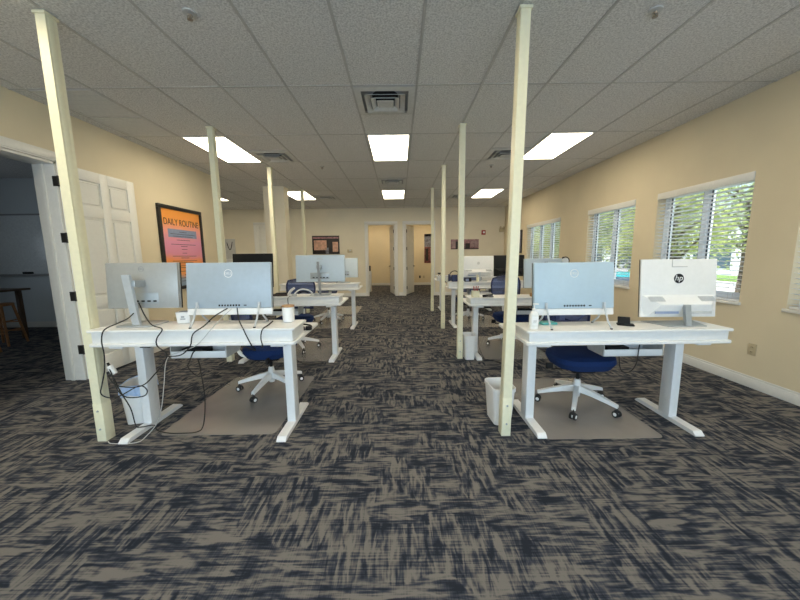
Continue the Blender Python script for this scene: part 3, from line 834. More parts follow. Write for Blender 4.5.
post_monitor('monitor', 'silver monitor on a slanted post at the left end of the front left desk', (-1.935, 2.455, ZL), 0, shell='silver_grey', ox=-.025)
easel_computer('silver-blue all-in-one computer on easel legs, front left desk', (-1.27, 2.405, ZL), 0)
easel_computer('silver-blue all-in-one computer on easel legs, front right desk', (1.31, 2.405, ZR), 0, .60, .395, .085, 'silver_lit')
wedge_computer('white all-in-one computer with dark round logo and grey base, front right desk', (2.125, 2.435, ZR), -2)
post_monitor('monitor', 'wide silver monitor on a thin post, second left desk', (-1.03, 4.27, ZL), 0, .64, .35, .17, logo='text', shell='silver_pale', pw=.014, pm='grey')
wedge_computer('black all-in-one computer behind the front left easel computer', (-1.925, 4.27, ZL), -4, 'black', 'grey', 'black', .54, .44, .11, False)
post_monitor('monitor', 'pale monitor mostly hidden behind the wide silver monitor', (-1.06, 6.17, ZL), 0, .56, .365, .10, shell='silver_pale')
post_monitor('monitor', 'pale grey monitor partly behind the front right easel computer', (1.93, 4.27, ZR), 5, .58, .385, .10, shell='silver_pale')
wedge_computer('white all-in-one computer with a ring logo on the third right desk', (1.515, 6.17, ZL), 0, 'plastic', 'lgrey', 'plastic', .575, .40, .075, False)
wedge_computer('black all-in-one computer beside the far white one, third right desk', (2.10, 6.17, ZL), 0, 'black', 'black', 'grey', .58, .40, .085, False)

# ------------------------------------------------------------------ small things on the desks
r = thing('canister', 'white canister with a bamboo lid on the front left desk', 'canister', (-.862, 2.475, ZL))
MB().lathe([(.036, .001), (.043, .004), (.046, .115), (.045, .118)]).build('canister_body', 'plastic', r)
MB().lathe([(.042, .118), (.048, .1185), (.048, .130), (.042, .132)]).build('lid', 'cork', r)
r = thing('small_box', 'small white box with dark print between the two front left screens', 'box', (-1.678, 2.495, ZL), 4)
MB().rrect([(0, 0, .001, .095, .06, .008), (0, 0, .085, .108, .065, .008), (0, 0, .088, .100, .058, .006)]).build('box_body', 'plastic', r)
q = MB(); q.box(-.018, .018, -.0335, -.031, .030, .038); q.box(-.012, .012, -.0340, -.0315, .045, .056); q.build('print', 'grey', r)
MB().box(-.03, .03, -.022, .022, .088, .092, .002).build('lid_opening', 'grey', r)
r = thing('headset', 'black headset lying at the right end of the front left desk', 'headset', (-.80, 2.67, .7755), 20)
m = MB(); m.tube([(.055*math.cos(R(a)), .07*math.sin(R(a)), .014+.012*math.sin(R(a/2))) for a in range(-60, 241, 20)], .007); m.build('headband', 'black', r)
for a in (-60, 240):
    m = MB(); c = Vector((.055*math.cos(R(a)), .07*math.sin(R(a)), 0)); m.cyl(c+Vector((0, 0, .001)), c+Vector((0, 0, .030)), .028, .024); m.build('ear_cup', 'black', r)
r = thing('pump_bottle', 'white pump bottle of hand gel on the front right desk', 'bottle', (.985, 2.325, ZR))
MB().rrect([(0, 0, .001, .058, .042, .014), (0, 0, .006, .064, .046, .016), (0, 0, .105, .064, .046, .016), (0, 0, .125, .046, .036, .016), (0, 0, .132, .026, .026, .0129)]).build('bottle_body', 'liquid', r)
q = MB(); q.box(-.022, .022, -.0240, -.0228, .030, .095, .001); lb = q.build('bottle_label', 'white', r)
q = MB(); q.box(-.012, .012, -.0246, -.0238, .058, .066); q.box(-.014, .010, -.0246, -.0238, .048, .052); q.build('label_print', 'lgrey', lb)
m = MB(); m.cyl((0, 0, .132), (0, 0, .150), .015, seg=14); m.cyl((0, 0, .150), (0, 0, .178), .0045, seg=8); m.build('pump_collar', 'plastic', r)
m = MB(); m.box(-.012, .030, -.009, .009, .178, .188, .003); m.build('pump_head', 'plastic', r)
r = thing('mobile_phone', 'black mobile phone in a stand beside the white computer base', 'phone', (1.715, 2.40, ZR), -28)
MB().box(-.055, .055, -.035, .035, .001, .012, .004).build('stand_plate', 'black', r)
m = MB(); m.box(-.05, .03, -.006, .006, .008, .066, .004, Mx=Matrix.Rotation(R(-24), 4, 'X')); m.build('phone_body', 'black', r)
m = MB(); m.box(-.045, -.010, -.03, -.012, .012, .022, .004); m.build('cradle_clip', 'black', r)
r = thing('notebook', 'teal notebook lying under the front right easel computer', 'notebook', (1.16, 2.49, ZR), 6)
MB().box(-.06, .06, -.045, .045, .001, .016, .002).build('notebook_cover', 'teal', r)
r = thing('keyboard', 'dark keyboard lying behind the front right easel computer', 'keyboard', (1.34, 2.63, .7455), 0)
MB().box(-.21, .21, -.065, .065, .001, .016, .004).build('keyboard_base', 'grey', r)
m = MB()
for a in range(14):
    for b_ in range(5): m.box(-.20+a*.0287, -.176+a*.0287, -.056+b_*.0225, -.038+b_*.0225, .016, .021, .002, seg=1)
m.build('keys', 'black', r)
copy_tree(r, (-1.24, 2.64, .7755), 0, 'dark keyboard lying behind the front left easel computer')

# second left desk
r = thing('headset', 'white headset with a curved band on the second left desk', 'headset', (-1.24, 4.165, ZL), -15)
m = MB(); m.tube([(-.10, -.06, .012), (-.07, -.05, .055), (-.01, -.03, .085), (.06, -.01, .080), (.10, .02, .05), (.115, .04, .012)], .010); m.build('headband', 'plastic', r)
m = MB(); m.tube([(-.04, -.05, .030), (.02, -.045, .06), (.09, -.03, .045)], .006); m.build('inner_band', 'black', r)
for c in ((-.10, -.06, 0), (.115, .04, 0)):
    m = MB(); m.cyl((c[0], c[1], .001), (c[0], c[1], .028), .034, .030); m.build('ear_cup', 'lgrey', r)
r = thing('phone_handset', 'white curved phone handset stood on end at the second left desk edge', 'handset', (-1.385, 4.14, ZL), 0)
m = MB(); m.tube([(-.035, 0, .008), (-.030, 0, .035), (-.005, 0, .070), (.040, 0, .105)], .018, rad=[.022, .019, .017, .014]); m.build('handset_body', 'plastic', r)
r = thing('leather_folder', 'brown leather folder lying on the second left desk', 'folder', (-1.55, 4.20, ZL), 9)
MB().box(-.10, .10, -.07, .07, .001, .022, .004).build('folder_cover', 'brown', r)
MB().box(-.06, .08, -.04, .05, .022, .036, .004).build('folder_flap', 'black', r)
# second right desk
r = thing('pen_cup', 'white pen cup with red pens on the second right desk corner', 'pen cup', (.985, 4.15, ZR), 0)
MB().rrect([(0, 0, .001, .09, .09, .01), (0, 0, .085, .092, .092, .01), (0, 0, .085, .080, .080, .008), (0, 0, .012, .078, .078, .008)]).build('cup_body', 'cream', r)
for x, y, dx in ((-.01, .0, -.012), (.008, .012, .006), (.014, -.012, .02)):
    q = MB(); q.cyl((x, y, .015), (x+dx, y, .145), .0055, seg=8); q.build('pen', 'red', r)
r = thing('stapler', 'black stapler lying on the second right desk beside the pen cup', 'stapler', (1.145, 4.13, ZR), 4)
MB().box(-.07, .07, -.018, .018, .001, .010, .003).build('stapler_base', 'black', r)
MB().box(-.07, .065, -.015, .015, .016, .036, .006, Mx=Matrix.Rotation(R(-4), 4, 'Y')).build('stapler_arm', 'black', r)
q = MB(); q.cyl((.05, -.016, .016), (.05, .016, .016), .010, seg=12); q.build('hinge_pin', 'steel', r)
r = thing('desk_tray', 'white paper tray standing on the second right desk', 'paper tray', (1.21, 4.60, .7455), 0)
m = MB(); m.box(-.13, .13, -.15, .15, .001, .006, .002); m.box(-.13, -.126, -.15, .15, .006, .07, .001); m.box(.126, .13, -.15, .15, .006, .07, .001); m.box(-.126, .126, .146, .15, .006, .07, .001); m.build('tray_body', 'lgrey', r)
MB().box(-.105, .105, -.14, .14, .0065, .045, .002).build('paper_stack', 'white', r)
r = thing('pencil_holder', 'tan cork block holder beside the pale grey monitor', 'holder', (1.74, 4.14, ZR), 0)
MB().box(-.045, .045, -.03, .03, .001, .05, .006).build('holder_block', 'cork', r)
q = MB(); q.cyl((.01, 0, .05), (.016, 0, .105), .005, seg=8); q.build('pen', 'black', r)
r = thing('headset', 'white and black headset hooked on the pale grey monitor corner', 'headset', (2.16, 4.235, ZR+.45), 0)
m = MB(); m.cyl((-.012, -.052, 0), (-.012, -.030, 0), .040, .040, seg=20); m.build('ear_cup', 'plastic', r)
m = MB(); m.tube([(.052*math.cos(R(a))-.012, -.041, .052*math.sin(R(a))) for a in range(-40, 141, 15)], .006); m.build('headband', 'black', r)
m = MB(); m.tube([(-.03, -.041, .04), (-.02, 0, .050), (-.012, .035, .045)], .005); m.build('hook', 'black', r)
# third right desk
r = thing('headset', 'large dark blue headset standing on the third right desk', 'headset', (1.035, 6.08, ZL), 0)
m = MB(); m.tube([(-.085, 0, .06), (-.080, .0, .14), (-.03, .0, .195), (.04, .0, .20), (.085, .0, .15), (.09, 0, .06)], .008); m.build('headband', 'black', r)
for s_ in (-1, 1):
    m = MB(); m.cyl((s_*.085-.02, 0, .075), (s_*.085+.02, 0, .075), .072, .060, seg=20); m.build('ear_cup', 'frame_blue', r)
MB().box(-.05, .07, -.04, .05, .002, .13, .02).build('stand_block', 'frame_blue', r)
r = thing('speaker', 'small dark speaker box beside the far white computer', 'speaker', (1.29, 6.05, ZL), 0)
MB().box(-.06, .06, -.04, .04, .001, .072, .006).build('speaker_case', 'black', r)
MB().box(-.05, .01, -.043, -.040, .012, .060, .003).build('speaker_mesh', 'inkbox', r)
r = thing('spray_bottle', 'small cream spray bottle in front of the far white computer', 'bottle', (1.465, 6.02, ZL), 0)
MB().lathe([(.024, .001), (.026, .005), (.026, .075), (.012, .095), (.012, .105)]).build('bottle_body', 'cream', r)
m = MB(); m.box(-.03, .014, -.010, .010, .105, .128, .004); m.build('spray_head', 'cream', r)
# farthest right desk
r = thing('web_camera', 'black web camera on a tripod on the farthest right desk', 'web camera', (.985, 7.92, ZL), 20)
m = MB(); m.box(-.035, .035, -.02, .02, .045, .075, .008); m.cyl((0, -.02, .06), (0, -.026, .06), .012, seg=14); m.build('camera_body', 'black', r)
m = MB()
for a in (90, 210, 330): m.cyl((0, 0, .046), (.04*math.cos(R(a)), .04*math.sin(R(a)), .002), .004, seg=8)
m.build('tripod', 'black', r)

# ------------------------------------------------------------------ cables
def cable(pts, label, m_='rubber', rr=.0042, name='power_cable'):
    q = MB(); q.tube(pts, rr, seg=7, sub=5)
    return tag(q.build(name, m_), label, 'cable', 'cables around the front desks')
cable([(-1.955, 2.385, 1.00), (-1.965, 2.31, .95), (-1.995, 2.255, .925), (-2.072, 2.226, .884), (-2.087, 2.21, .808), (-2.087, 2.215, .713), (-2.133, 2.25, .583), (-2.167, 2.25, .470), (-2.183, 2.25, .402), (-2.131, 2.26, .366), (-2.034, 2.24, .391), (-1.925, 2.28, .447), (-1.878, 2.29, .411), (-1.898, 2.28, .369), (-1.991, 2.24, .379), (-2.043, 2.23, .446), (-2.085, 2.25, .549), (-2.117, 2.27, .591), (-2.15, 2.30, .60)],
      'black cable looping from the left monitor round the desk end into a tangle')
cable([(-1.965, 2.42, 1.045), (-1.866, 2.34, .959), (-1.761, 2.26, .907), (-1.667, 2.226, .884), (-1.702, 2.215, .823), (-1.712, 2.222, .764), (-1.672, 2.25, .681), (-1.781, 2.25, .541), (-1.894, 2.255, .455), (-2.06, 2.255, .461), (-2.133, 2.27, .53)],
      'black cable dropping from the left monitor ports over the desk front')
cable([(-1.275, 2.372, 1.003), (-1.338, 2.31, .958), (-1.377, 2.235, .901), (-1.447, 2.215, .849), (-1.48, 2.222, .761), (-1.564, 2.24, .691), (-1.675, 2.26, .675)],
      'black cable from the left easel computer crossing the desk front')
cable([(-1.245, 2.372, .999), (-1.270, 2.30, .957), (-1.314, 2.222, .887), (-1.43, 2.218, .768), (-1.597, 2.28, .701), (-1.697, 2.28, .65), (-1.779, 2.33, .432), (-1.835, 2.36, .259), (-1.93, 2.42, .09), (-1.98, 2.36, .01), (-1.99, 2.27, .006), (-2.16, 2.26, .006), (-2.22, 2.29, .006)],
      'thin white cable running from the left computer down to the pole foot', 'lgrey', .003)
cable([(-1.58, 2.47, .640), (-1.60, 2.435, .655), (-1.635, 2.43, .58), (-1.652, 2.43, .535), (-1.597, 2.43, .469), (-1.552, 2.425, .506), (-1.57, 2.43, .60), (-1.557, 2.425, .539), (-1.551, 2.425, .461), (-1.54, 2.42, .342), (-1.545, 2.42, .20), (-1.57, 2.41, .05), (-1.62, 2.40, .010), (-1.72, 2.385, .010), (-1.83, 2.39, .010), (-1.96, 2.44, .008), (-1.995, 2.46, .040), (-2.08, 2.43, .042), (-2.125, 2.44, .05), (-2.14, 2.43, .20), (-2.135, 2.36, .36), (-2.12, 2.30, .50)],
      'black cable looping below the tray and lying along the left mat')
cable([(-1.205, 2.374, 1.006), (-1.161, 2.30, .928), (-1.10, 2.225, .882), (-1.071, 2.215, .822), (-1.052, 2.232, .757), (-1.06, 2.30, .70), (-1.20, 2.40, .71)],
      'black cable down the middle of the left desk front')
cable([(-.985, 2.47, .882), (-.966, 2.33, .881), (-.965, 2.228, .872), (-.974, 2.213, .814), (-.975, 2.235, .749), (-1.02, 2.32, .72)],
      'short black cable hanging near the bamboo-lidded canister')
cable([(1.90, 2.46, .66), (1.86, 2.43, .66), (1.84, 2.42, .52), (1.80, 2.43, .45), (1.74, 2.44, .46), (1.73, 2.46, .56), (1.75, 2.48, .64)], 'black cable looping under the front right desk tray')
cable([(1.30, 3.9, .01), (1.22, 4.03, .01), (1.15, 4.1, .012), (1.09, 4.05, .045), (1.08, 4.30, .16), (1.12, 4.5, .40), (1.18, 4.6, .62), (1.26, 4.62, .70)], 'dark cable hanging under the second right desk')
cable([(-1.40, 4.12, .877), (-1.405, 4.05, .86), (-1.405, 4.045, .80), (-1.40, 4.05, .70), (-1.41, 4.10, .45), (-1.36, 4.02, .12), (-1.22, 4.0, .012), (-1.05, 4.02, .008), (-.95, 4.0, .012)], 'thin dark cable dangling from the second left desk to the floor')
r = thing('power_adapter', 'white power adapter hanging in the cable tangle by the left pole', 'power adapter', (-2.10, 2.275, .575), 0)
m = MB(); m.box(-.017, .017, -.014, .014, -.035, .035, .005, Mx=Matrix.Rotation(R(-28), 4, 'Y')); m.build('adapter_body', 'plastic', r)
m = MB(); m.cyl((-.017, 0, .032), (-.028, 0, .052), .008, seg=10); m.build('plug', 'black', r)

# ------------------------------------------------------------------ wall things
r = thing('poster', 'black framed orange and pink DAILY ROUTINE poster on the left wall', 'poster', (XL, 4.98, .87), 0)
W, H = 1.07, 1.33
m = MB(); fw = .055
m.box(.001, .04, 0, W, 0, fw, .004); m.box(.001, .04, 0, W, H-fw, H, .004); m.box(.001, .04, 0, fw, fw, H-fw, .004); m.box(.001, .04, W-fw, W, fw, H-fw, .004)
m.build('poster_frame', 'blackframe', r)
pr = MB().box(.004, .020, fw, W-fw, fw, H-fw).build('poster_print', 'poster', r)
WALLX = Matrix(((0, 0, 1, 0), (1, 0, 0, 0), (0, 1, 0, 0), (0, 0, 0, 1)))      # local text x -> +y, text y -> +z, normal +x
text_mesh('poster_heading', 'DAILY ROUTINE', .145, 'ink', pr, Matrix.Translation((.021, W/2, H-.255)) @ WALLX, .0008, font_scale_x=.82)
MB().box(.0195, .0212, .18, .89, H-.49, H-.36).build('poster_band', 'inkbox', pr)
for z, wd in ((H-.40, .18), (H-.435, .62), (H-.47, .5), (H-.53, .34), (H-.60, .62), (H-.63, .16), (H-.68, .14), (H-.74, .12), (H-.79, .6), (H-.82, .2), (H-.87, .62), (H-.90, .4), (H-.95, .66), (H-.98, .5), (H-1.04, .3), (H-1.10, .12), (H-1.15, .4), (H-1.20, .3)):
    MB().box(.0206, .0218, W/2-wd/2, W/2+wd/2, z-.0035, z+.0035).build('text_line', 'ink', pr)

def picture(x0, x1, z0, z1, label, base, patches, name='wall_picture', y=YB):
    r = thing(name, label, 'picture', ((x0+x1)/2, y, z0), 0, 'wall pictures')
    w_, h_ = (x1-x0), z1-z0
    MB().box(-w_/2, w_/2, -.03, -.001, 0, h_, .003).build('canvas', base, r)
    for a, b_, c, d, m_, nm in patches:
        MB().box(-w_/2+a*w_, -w_/2+b_*w_, -.0325, -.030, c*h_, d*h_).build(nm, m_, r)
    return r
picture(-2.91, -2.0, 1.455, 2.066, 'dark brown picture with a peach panel left of the office doors', 'photo_dark',
        [(.06, .53, .22, .76, 'photo_pink', 'print_panel'), (.02, .98, .84, .93, 'photo_mauve', 'print_strip'), (.75, .95, .12, .66, 'photo_pink', 'print_panel'), (.48, .60, .03, .35, 'photo_grey', 'print_figure')])
picture(1.77, 2.71, 1.565, 1.894, 'mauve landscape picture on the back wall behind the poles', 'photo_mauve',
        [(.03, .16, .1, .9, 'photo_dull', 'print_patch'), (.17, .36, .05, .8, 'photo_dark', 'print_figure'), (.52, .68, .02, .6, 'photo_dark', 'print_figure'), (.70, .98, .2, .9, 'photo_dull', 'print_panel'), (0, 1, 0, .08, 'photo_dark', 'print_strip')])
picture(1.19, 1.72, 1.02, 2.34, 'tall dark red poster inside the right-hand office', 'photo_red',
        [(0, 1, .56, 1, 'photo_grey', 'print_panel'), (0, 1, .92, 1, 'photo_dark', 'print_strip'), (.1, .35, .08, .5, 'photo_dark', 'print_figure'), (.5, .8, .05, .52, 'photo_mauve', 'print_figure')], 'wall_poster', YE)
r = thing('wall_picture', 'narrow black framed picture on the window wall past the far window', 'picture', (XR, 9.45, 1.41), 0, 'wall pictures')
MB().box(-.03, -.001, 0, .42, 0, .66, .004).build('picture_frame', 'blackframe', r)
MB().box(-.032, -.029, .04, .38, .04, .62).build('picture_print', 'photo_grey', r)

r = thing('thermostat', 'small cream thermostat on the back wall left of the office doors', 'thermostat', (-1.65, YB+.003, 1.50), 0)
MB().box(-.085, .085, -.028, -.001, 0, .11, .008).build('thermostat_case', 'ivory', r)
MB().box(-.03, .045, -.0295, -.0275, .045, .09, .001).build('display', 'lgrey', r)
r = thing('fire_alarm', 'red fire alarm with a white strobe high on the back wall', 'fire alarm', (2.865, YB+.003, 2.04), 0)
MB().box(-.065, .065, -.05, -.001, 0, .15, .006).build('alarm_case', 'red', r)
MB().box(-.03, .035, -.068, -.049, .045, .105, .008).build('strobe', 'plastic', r)
r = thing('emergency_light', 'small beige emergency light high in the corner by the windows', 'emergency light', (3.47, YB+.003, 2.12), 0)
MB().box(-.075, .075, -.06, -.001, 0, .12, .008).build('light_case', 'ivory', r)
for s_ in (-1, 1):
    q = MB(); q.cyl((s_*.045, -.045, .125), (s_*.055, -.10, .16), .030, .036, seg=16); q.build('lamp_head', 'ivory', r)

def outlet(loc, rz, label, m_='ivory'):
    r = thing('wall_outlet', label, 'outlet', loc, rz, 'wall outlets')
    MB().box(-.038, .038, -.007, -.001, -.06, .06, .003).build('outlet_plate', m_, r)
    q = MB()
    for z in (-.024, .024): q.box(-.017, .017, -.010, -.006, z-.014, z+.014, .003)
    rc = q.build('receptacle', m_, r)
    q = MB()
    for z in (-.024, .024):
        for x in (-.007, .007): q.box(x-.0015, x+.0015, -.0106, -.0098, z-.004, z+.007)
    q.build('slot', 'black', rc)
outlet((XR, 3.16, .39), -90, 'ivory outlet low on the window wall by the front right desk')
outlet((.98, YE, .38), 0, 'dark outlet left of the pair inside the right-hand office', 'bronze')
outlet((1.165, YE, .375), 0, 'ivory outlet right of the pair inside the right-hand office')
outlet((XL, 5.15, .38), 90, 'ivory outlet on the left wall seen above the front left desk')

# alcove, office and meeting room things
r = thing('wall_panel', 'beige fabric panel with a dark looped strap on the alcove wall', 'wall panel', (-5.68, YB, 1.22), 0)
MB().box(-.16, .16, -.05, -.001, 0, .78, .006).build('panel_board', 'lgrey', r)
m = MB(); m.tube([(-.09, -.055, .66), (-.05, -.058, .50), (.0, -.06, .42), (.05, -.058, .50), (.09, -.055, .68)], .011); m.build('strap', 'black', r)
r = thing('storage_cabinet', 'plain white cabinet in the alcove behind the second left pole', 'cabinet', (-4.48, 8.6, 0), 0)
m = MB(); m.box(-.30, .30, -.22, .22, .02, 1.00, .005); m.build('cabinet_body', 'plastic', r)
for s_ in (-1, 1):
    d = MB().box(-.296 if s_ < 0 else .004, -.004 if s_ < 0 else .296, -.238, -.22, .04, .98, .003).build('cabinet_door', 'plastic', r)
    MB().box(s_*.03-.006, s_*.03+.006, -.258, -.239, .45, .58, .003).build('handle', 'steel', d)
r = thing('printer', 'white printer standing on the alcove cabinet', 'printer', (-4.46, 8.6, 1.0), 0)
MB().box(-.17, .17, -.17, .17, .002, .345, .012).build('printer_case', 'white', r)
MB().box(-.13, .13, -.178, -.169, .06, .12, .003).build('paper_slot', 'grey', r)
r = thing('water_dispenser', 'pale floor cabinet with a black top piece inside the left office', 'dispenser', (-1.22, 12.5, 0), 0)
MB().box(-.12, .15, -.15, .15, .004, .80, .01).build('dispenser_body', 'plastic', r)
MB().box(-.02, .13, -.08, .08, .80, 1.0, .015).build('dispenser_top', 'black', r)
MB().box(-.04, .10, -.158, -.149, .50, .66, .004).build('tap_recess', 'lgrey', r)

r = thing('whiteboard', 'wide dim whiteboard on the far wall of the dark room', 'whiteboard', (-7.9, 6.58, 1.08), 0)
MB().box(-.55, .95, -.02, -.001, .02, 1.17, .002).build('board_surface', 'board', r)
m = MB(); m.box(-.57, .97, -.026, -.001, 1.17, 1.20, .002); m.box(-.57, -.55, -.026, -.001, .0, 1.17, .002); m.box(.95, .97, -.026, -.001, .0, 1.17, .002); m.build('board_frame', 'grey', r)
MB().box(-.57, .97, -.075, -.001, -.02, .02, .004).build('pen_tray', 'grey', r)
r = thing('board_eraser', 'black eraser lying on the whiteboard tray', 'eraser', (-7.45, 6.536, 1.1005), 0)
MB().box(-.09, .09, -.022, .022, .0005, .04, .005).build('eraser_block', 'black', r)
r = thing('high_table', 'dark wooden high table in the dark room', 'table', (-7.15, 5.35, 0), 0)
MB().box(-.65, .62, -.38, .38, .855, .89, .006).build('tabletop', 'darkwood', r)
for x in (-.55, .48):
    for y in (-.30, .30):
        q = MB(); q.box(x-.03, x+.03, y-.03, y+.03, .002, .855, .004); q.build('leg', 'darkwood', r)
def stool(loc, rz, label):
    r = thing('bar_stool', label, 'stool', loc, rz, 'wooden stools in the dark room')
    MB().rrect([(0, 0, .645, .30, .30, .14), (0, 0, .652, .32, .32, .15), (0, 0, .676, .32, .32, .15), (0, 0, .682, .30, .30, .14)], n=7).build('seat', 'wood', r)
    for sx in (-1, 1):
        for sy in (-1, 1):
            q = MB(); q.cyl((sx*.10, sy*.10, .65), (sx*.17, sy*.17, .003), .019, .016, seg=12); q.build('leg', 'wood', r)
    for z, k in ((.25, .146), (.40, .129)):
        for sx in (-1, 1):
            q = MB(); q.cyl((sx*k, -k, z), (sx*k, k, z), .010, seg=8); q.build('rung', 'wood', r)
            q = MB(); q.cyl((-k, sx*k, z-.04), (k, sx*k, z-.04), .010, seg=8); q.build('rung', 'wood', r)
stool((-6.48, 5.20, 0), 12, 'wooden stool whose seat and legs show inside the dark doorway')
stool((-6.23, 4.62, 0), -8, 'nearer wooden stool, only a leg showing at the edge of the doorway')

# ------------------------------------------------------------------ outside
struct(MB().box(XR+.2, 60, -30, 80, -.75, -.60).build('ground', 'asphalt'))
tag(MB().box(8.8, 11.6, -10, 60, -.60, -.50, .02).build('lawn_strip', 'lawn'), 'green lawn strip outside beyond the windows', 'lawn', kind='stuff')
tag(MB().box(22, 26, -10, 70, -.60, -.48, .02).build('lawn_strip', 'lawn'), 'far green verge across the parking lot', 'lawn', kind='stuff')

def tree_meshes(seed, h_, rx, rz_, leafm, n):
    rnd = random.Random(seed)
    t = MB(); t.tube([(0, 0, .002), (.05, .03, h_*.25), (-.04, .06, h_*.5), (.02, 0, h_*.8)], .1, rad=[.17, .13, .10, .04], sub=4, seg=9)
    tips = []
    for k in range(9):
        a = rnd.uniform(0, 6.28); z0 = h_*rnd.uniform(.28, .6); L = rx*rnd.uniform(.6, 1)
        p = Vector((math.cos(a)*L, math.sin(a)*L, z0 + rnd.uniform(.3, 1.0)*h_*.3)); tips.append(p)
        t.tube([(0, 0, z0), p*.5 + Vector((0, 0, z0*.55)), p], .03, rad=[.06, .035, .012], sub=4, seg=6)
    l = MB()
    cl = [Vector((rnd.gauss(0, rx*.45), rnd.gauss(0, rx*.45), h_*.58 + rnd.gauss(0, rz_*.5))) for _ in range(44)] + tips
    for k in range(n):
        c = rnd.choice(cl) + Vector((rnd.gauss(0, .33), rnd.gauss(0, .33), rnd.gauss(0, .26)))
        s_ = rnd.uniform(.05, .10)
        if c.z < .9: continue
        u = Vector((rnd.uniform(-1, 1), rnd.uniform(-1, 1), rnd.uniform(-1, 1))).normalized(); v = u.orthogonal().normalized()
        vs = [l.b.verts.new(c + q) for q in (-u*s_, v*s_*.5, u*s_, -v*s_*.5)]
        l.b.faces.new(vs)
    return t, l
def tree(seed, loc, h_, rx, rz_, leafm, n, label):
    r = thing('tree', label, 'tree', loc, 0, 'trees outside the windows')
    t, l = tree_meshes(seed, h_, rx, rz_, leafm, n)
    t.build('trunk', 'bark', r); l.build('foliage', leafm, r, normals=False)
    return r
t1 = tree(1, (9.5, 11.2, -.5), 5.2, 1.7, 1.6, 'leaf', 5600, 'yellow-green tree outside the window behind the white computer, left part')
t2 = tree(2, (15.6, 14.6, -.6), 5.4, 1.7, 1.6, 'leaf2', 4600, 'green tree across the lot, behind the window right of the white computer')
t2.scale = (1.3, 1.3, 1.25)
c = copy_tree(t2, (9.6, 16.9, -.5), 80, 'branching green tree outside the second window'); c.scale = (1, 1, 1)
copy_tree(t2, (15.8, 23.4, -.6), 140, 'tree across the lot behind the second window')
c = copy_tree(t1, (15.8, 34.0, -.6), 260, 'last tree across the lot, seen through the farthest window'); c.scale = (1.3, 1.3, 1.25)
copy_tree(t1, (9.7, 5.2, -.5), 30, 'tree outside near the window at the frame edge')
def car(loc, rz, paint, label):
    r = thing('parked_car', label, 'car', loc, rz, 'cars parked outside')
    prof = [(-2.1, .35), (-2.15, .62), (-1.95, .85), (-1.2, .95), (-.55, 1.38), (.75, 1.42), (1.45, 1.0), (2.05, .90), (2.15, .60), (2.1, .32)]
    m = MB(); m.loft([[(x, y*(.93 if z > 1.1 else 1), z) for x, z in prof] for y in (-.86, -.82, .82, .86)]); m.build('car_body', paint, r)
    for s_ in (-1, 1):
        q = MB(); y0, y1 = (s_*.83, s_*.805)
        q.prism([(-.95, .96), (-.5, 1.32), (.68, 1.35), (1.15, 1.0)], 'y', min(y0, y1)+s_*.05, max(y0, y1)+s_*.05); q.build('side_window', 'bldgwin', r)
        for x in (-1.32, 1.32):
            q = MB(); q.cyl((x, s_*.70, .30), (x, s_*.88, .30), .31, seg=22); wh = q.build('wheel', 'tyre', r)
            q = MB(); q.cyl((x, s_*.881, .30), (x, s_*.89, .30), .19, seg=18); q.build('hub_cap', 'steel', wh)
    q = MB(); q.prism([(-1.15, .99), (-.60, 1.35), (-.57, 1.36), (-1.10, 1.0)], 'y', -.74, .74); q.build('windscreen', 'bldgwin', r)
    return r
car((6.2, 8.95, -.6), 88, 'carteal', 'teal car parked close outside the second window')
car((13.2, 23.5, -.6), 85, 'carred', 'red car parked farther outside the second window')
car((15.8, 20.5, -.6), 92, 'carwhite', 'white car parked across the lot outside')
r = thing('shop_building', 'pale low building across the parking lot outside', 'building', (30, 26, -.6), 0)
MB().box(-3, 3, -24, 24, 0, 4.2).build('building_wall', 'bldg', r)
for k in range(8):
    MB().box(-3.03, -3.0, -22+k*5.6, -18.6+k*5.6, .6, 2.9).build('shop_window', 'bldgwin', r)
MB().box(-3.3, 3.3, -24.3, 24.3, 4.2, 4.5, .03).build('parapet', 'bldg', r)

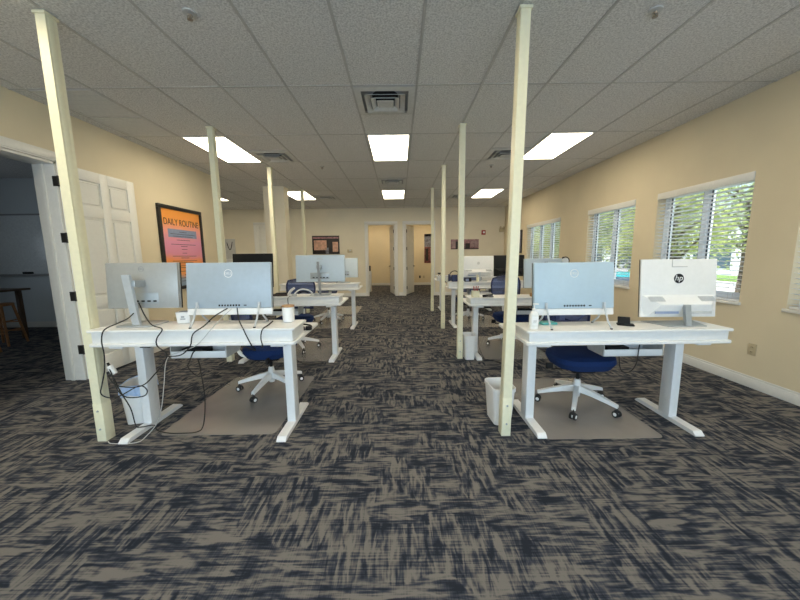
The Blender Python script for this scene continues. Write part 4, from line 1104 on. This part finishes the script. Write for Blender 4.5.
# ------------------------------------------------------------------ light
wd = bpy.data.worlds.new('sky'); S.world = wd; wd.use_nodes = True
nt = wd.node_tree; nt.nodes.clear()
o_ = nt.nodes.new('ShaderNodeOutputWorld'); bg = nt.nodes.new('ShaderNodeBackground'); sk = nt.nodes.new('ShaderNodeTexSky')
sk.sky_type = 'NISHITA'; sk.sun_disc = False; sk.sun_elevation = R(48); sk.sun_rotation = R(140); sk.dust_density = 2.5; sk.air_density = 1.2
bg.inputs['Strength'].default_value = .26
nt.links.new(sk.outputs[0], bg.inputs[0]); nt.links.new(bg.outputs[0], o_.inputs[0])
sd = bpy.data.lights.new('sun', 'SUN'); sd.energy = 7.0; sd.angle = R(1); sd.color = (1, .95, .86)
so = bpy.data.objects.new('sun', sd); COL.objects.link(so); so.location = (-10, 10, 20)
so.rotation_euler = Vector((.50, -.42, -.76)).to_track_quat('-Z', 'Y').to_euler()
# added dim fill light at the meeting room's far wall, no window built there
md = bpy.data.lights.new('meeting_room_fill', 'AREA'); md.shape = 'RECTANGLE'; md.size = 1.4; md.size_y = 1.2; md.energy = 7; md.color = (.75, .88, 1.0)
mo = bpy.data.objects.new('meeting_room_fill', md); COL.objects.link(mo); mo.location = (XA+.05, 3.8, 1.6); mo.rotation_euler = (R(90), 0, R(-90))
# daylight through the shop windows behind the camera
ad = bpy.data.lights.new('shopfront_daylight', 'AREA'); ad.shape = 'RECTANGLE'; ad.size = 7.0; ad.size_y = 2.25; ad.energy = 142; ad.color = (.63, .79, 1.0)
ao = bpy.data.objects.new('shopfront_daylight', ad); COL.objects.link(ao); ao.location = (0, YF-.25, 1.48); ao.rotation_euler = (R(90), 0, 0)

S.view_settings.view_transform = 'Standard'; S.view_settings.look = 'None'
S.view_settings.exposure = 0.62; S.view_settings.gamma = 1; S.view_settings.use_curve_mapping = False
S.cycles.use_denoising = True
S.cycles.max_bounces = 8; S.cycles.diffuse_bounces = 5; S.cycles.transparent_max_bounces = 24
S.cycles.sample_clamp_indirect = 4.0
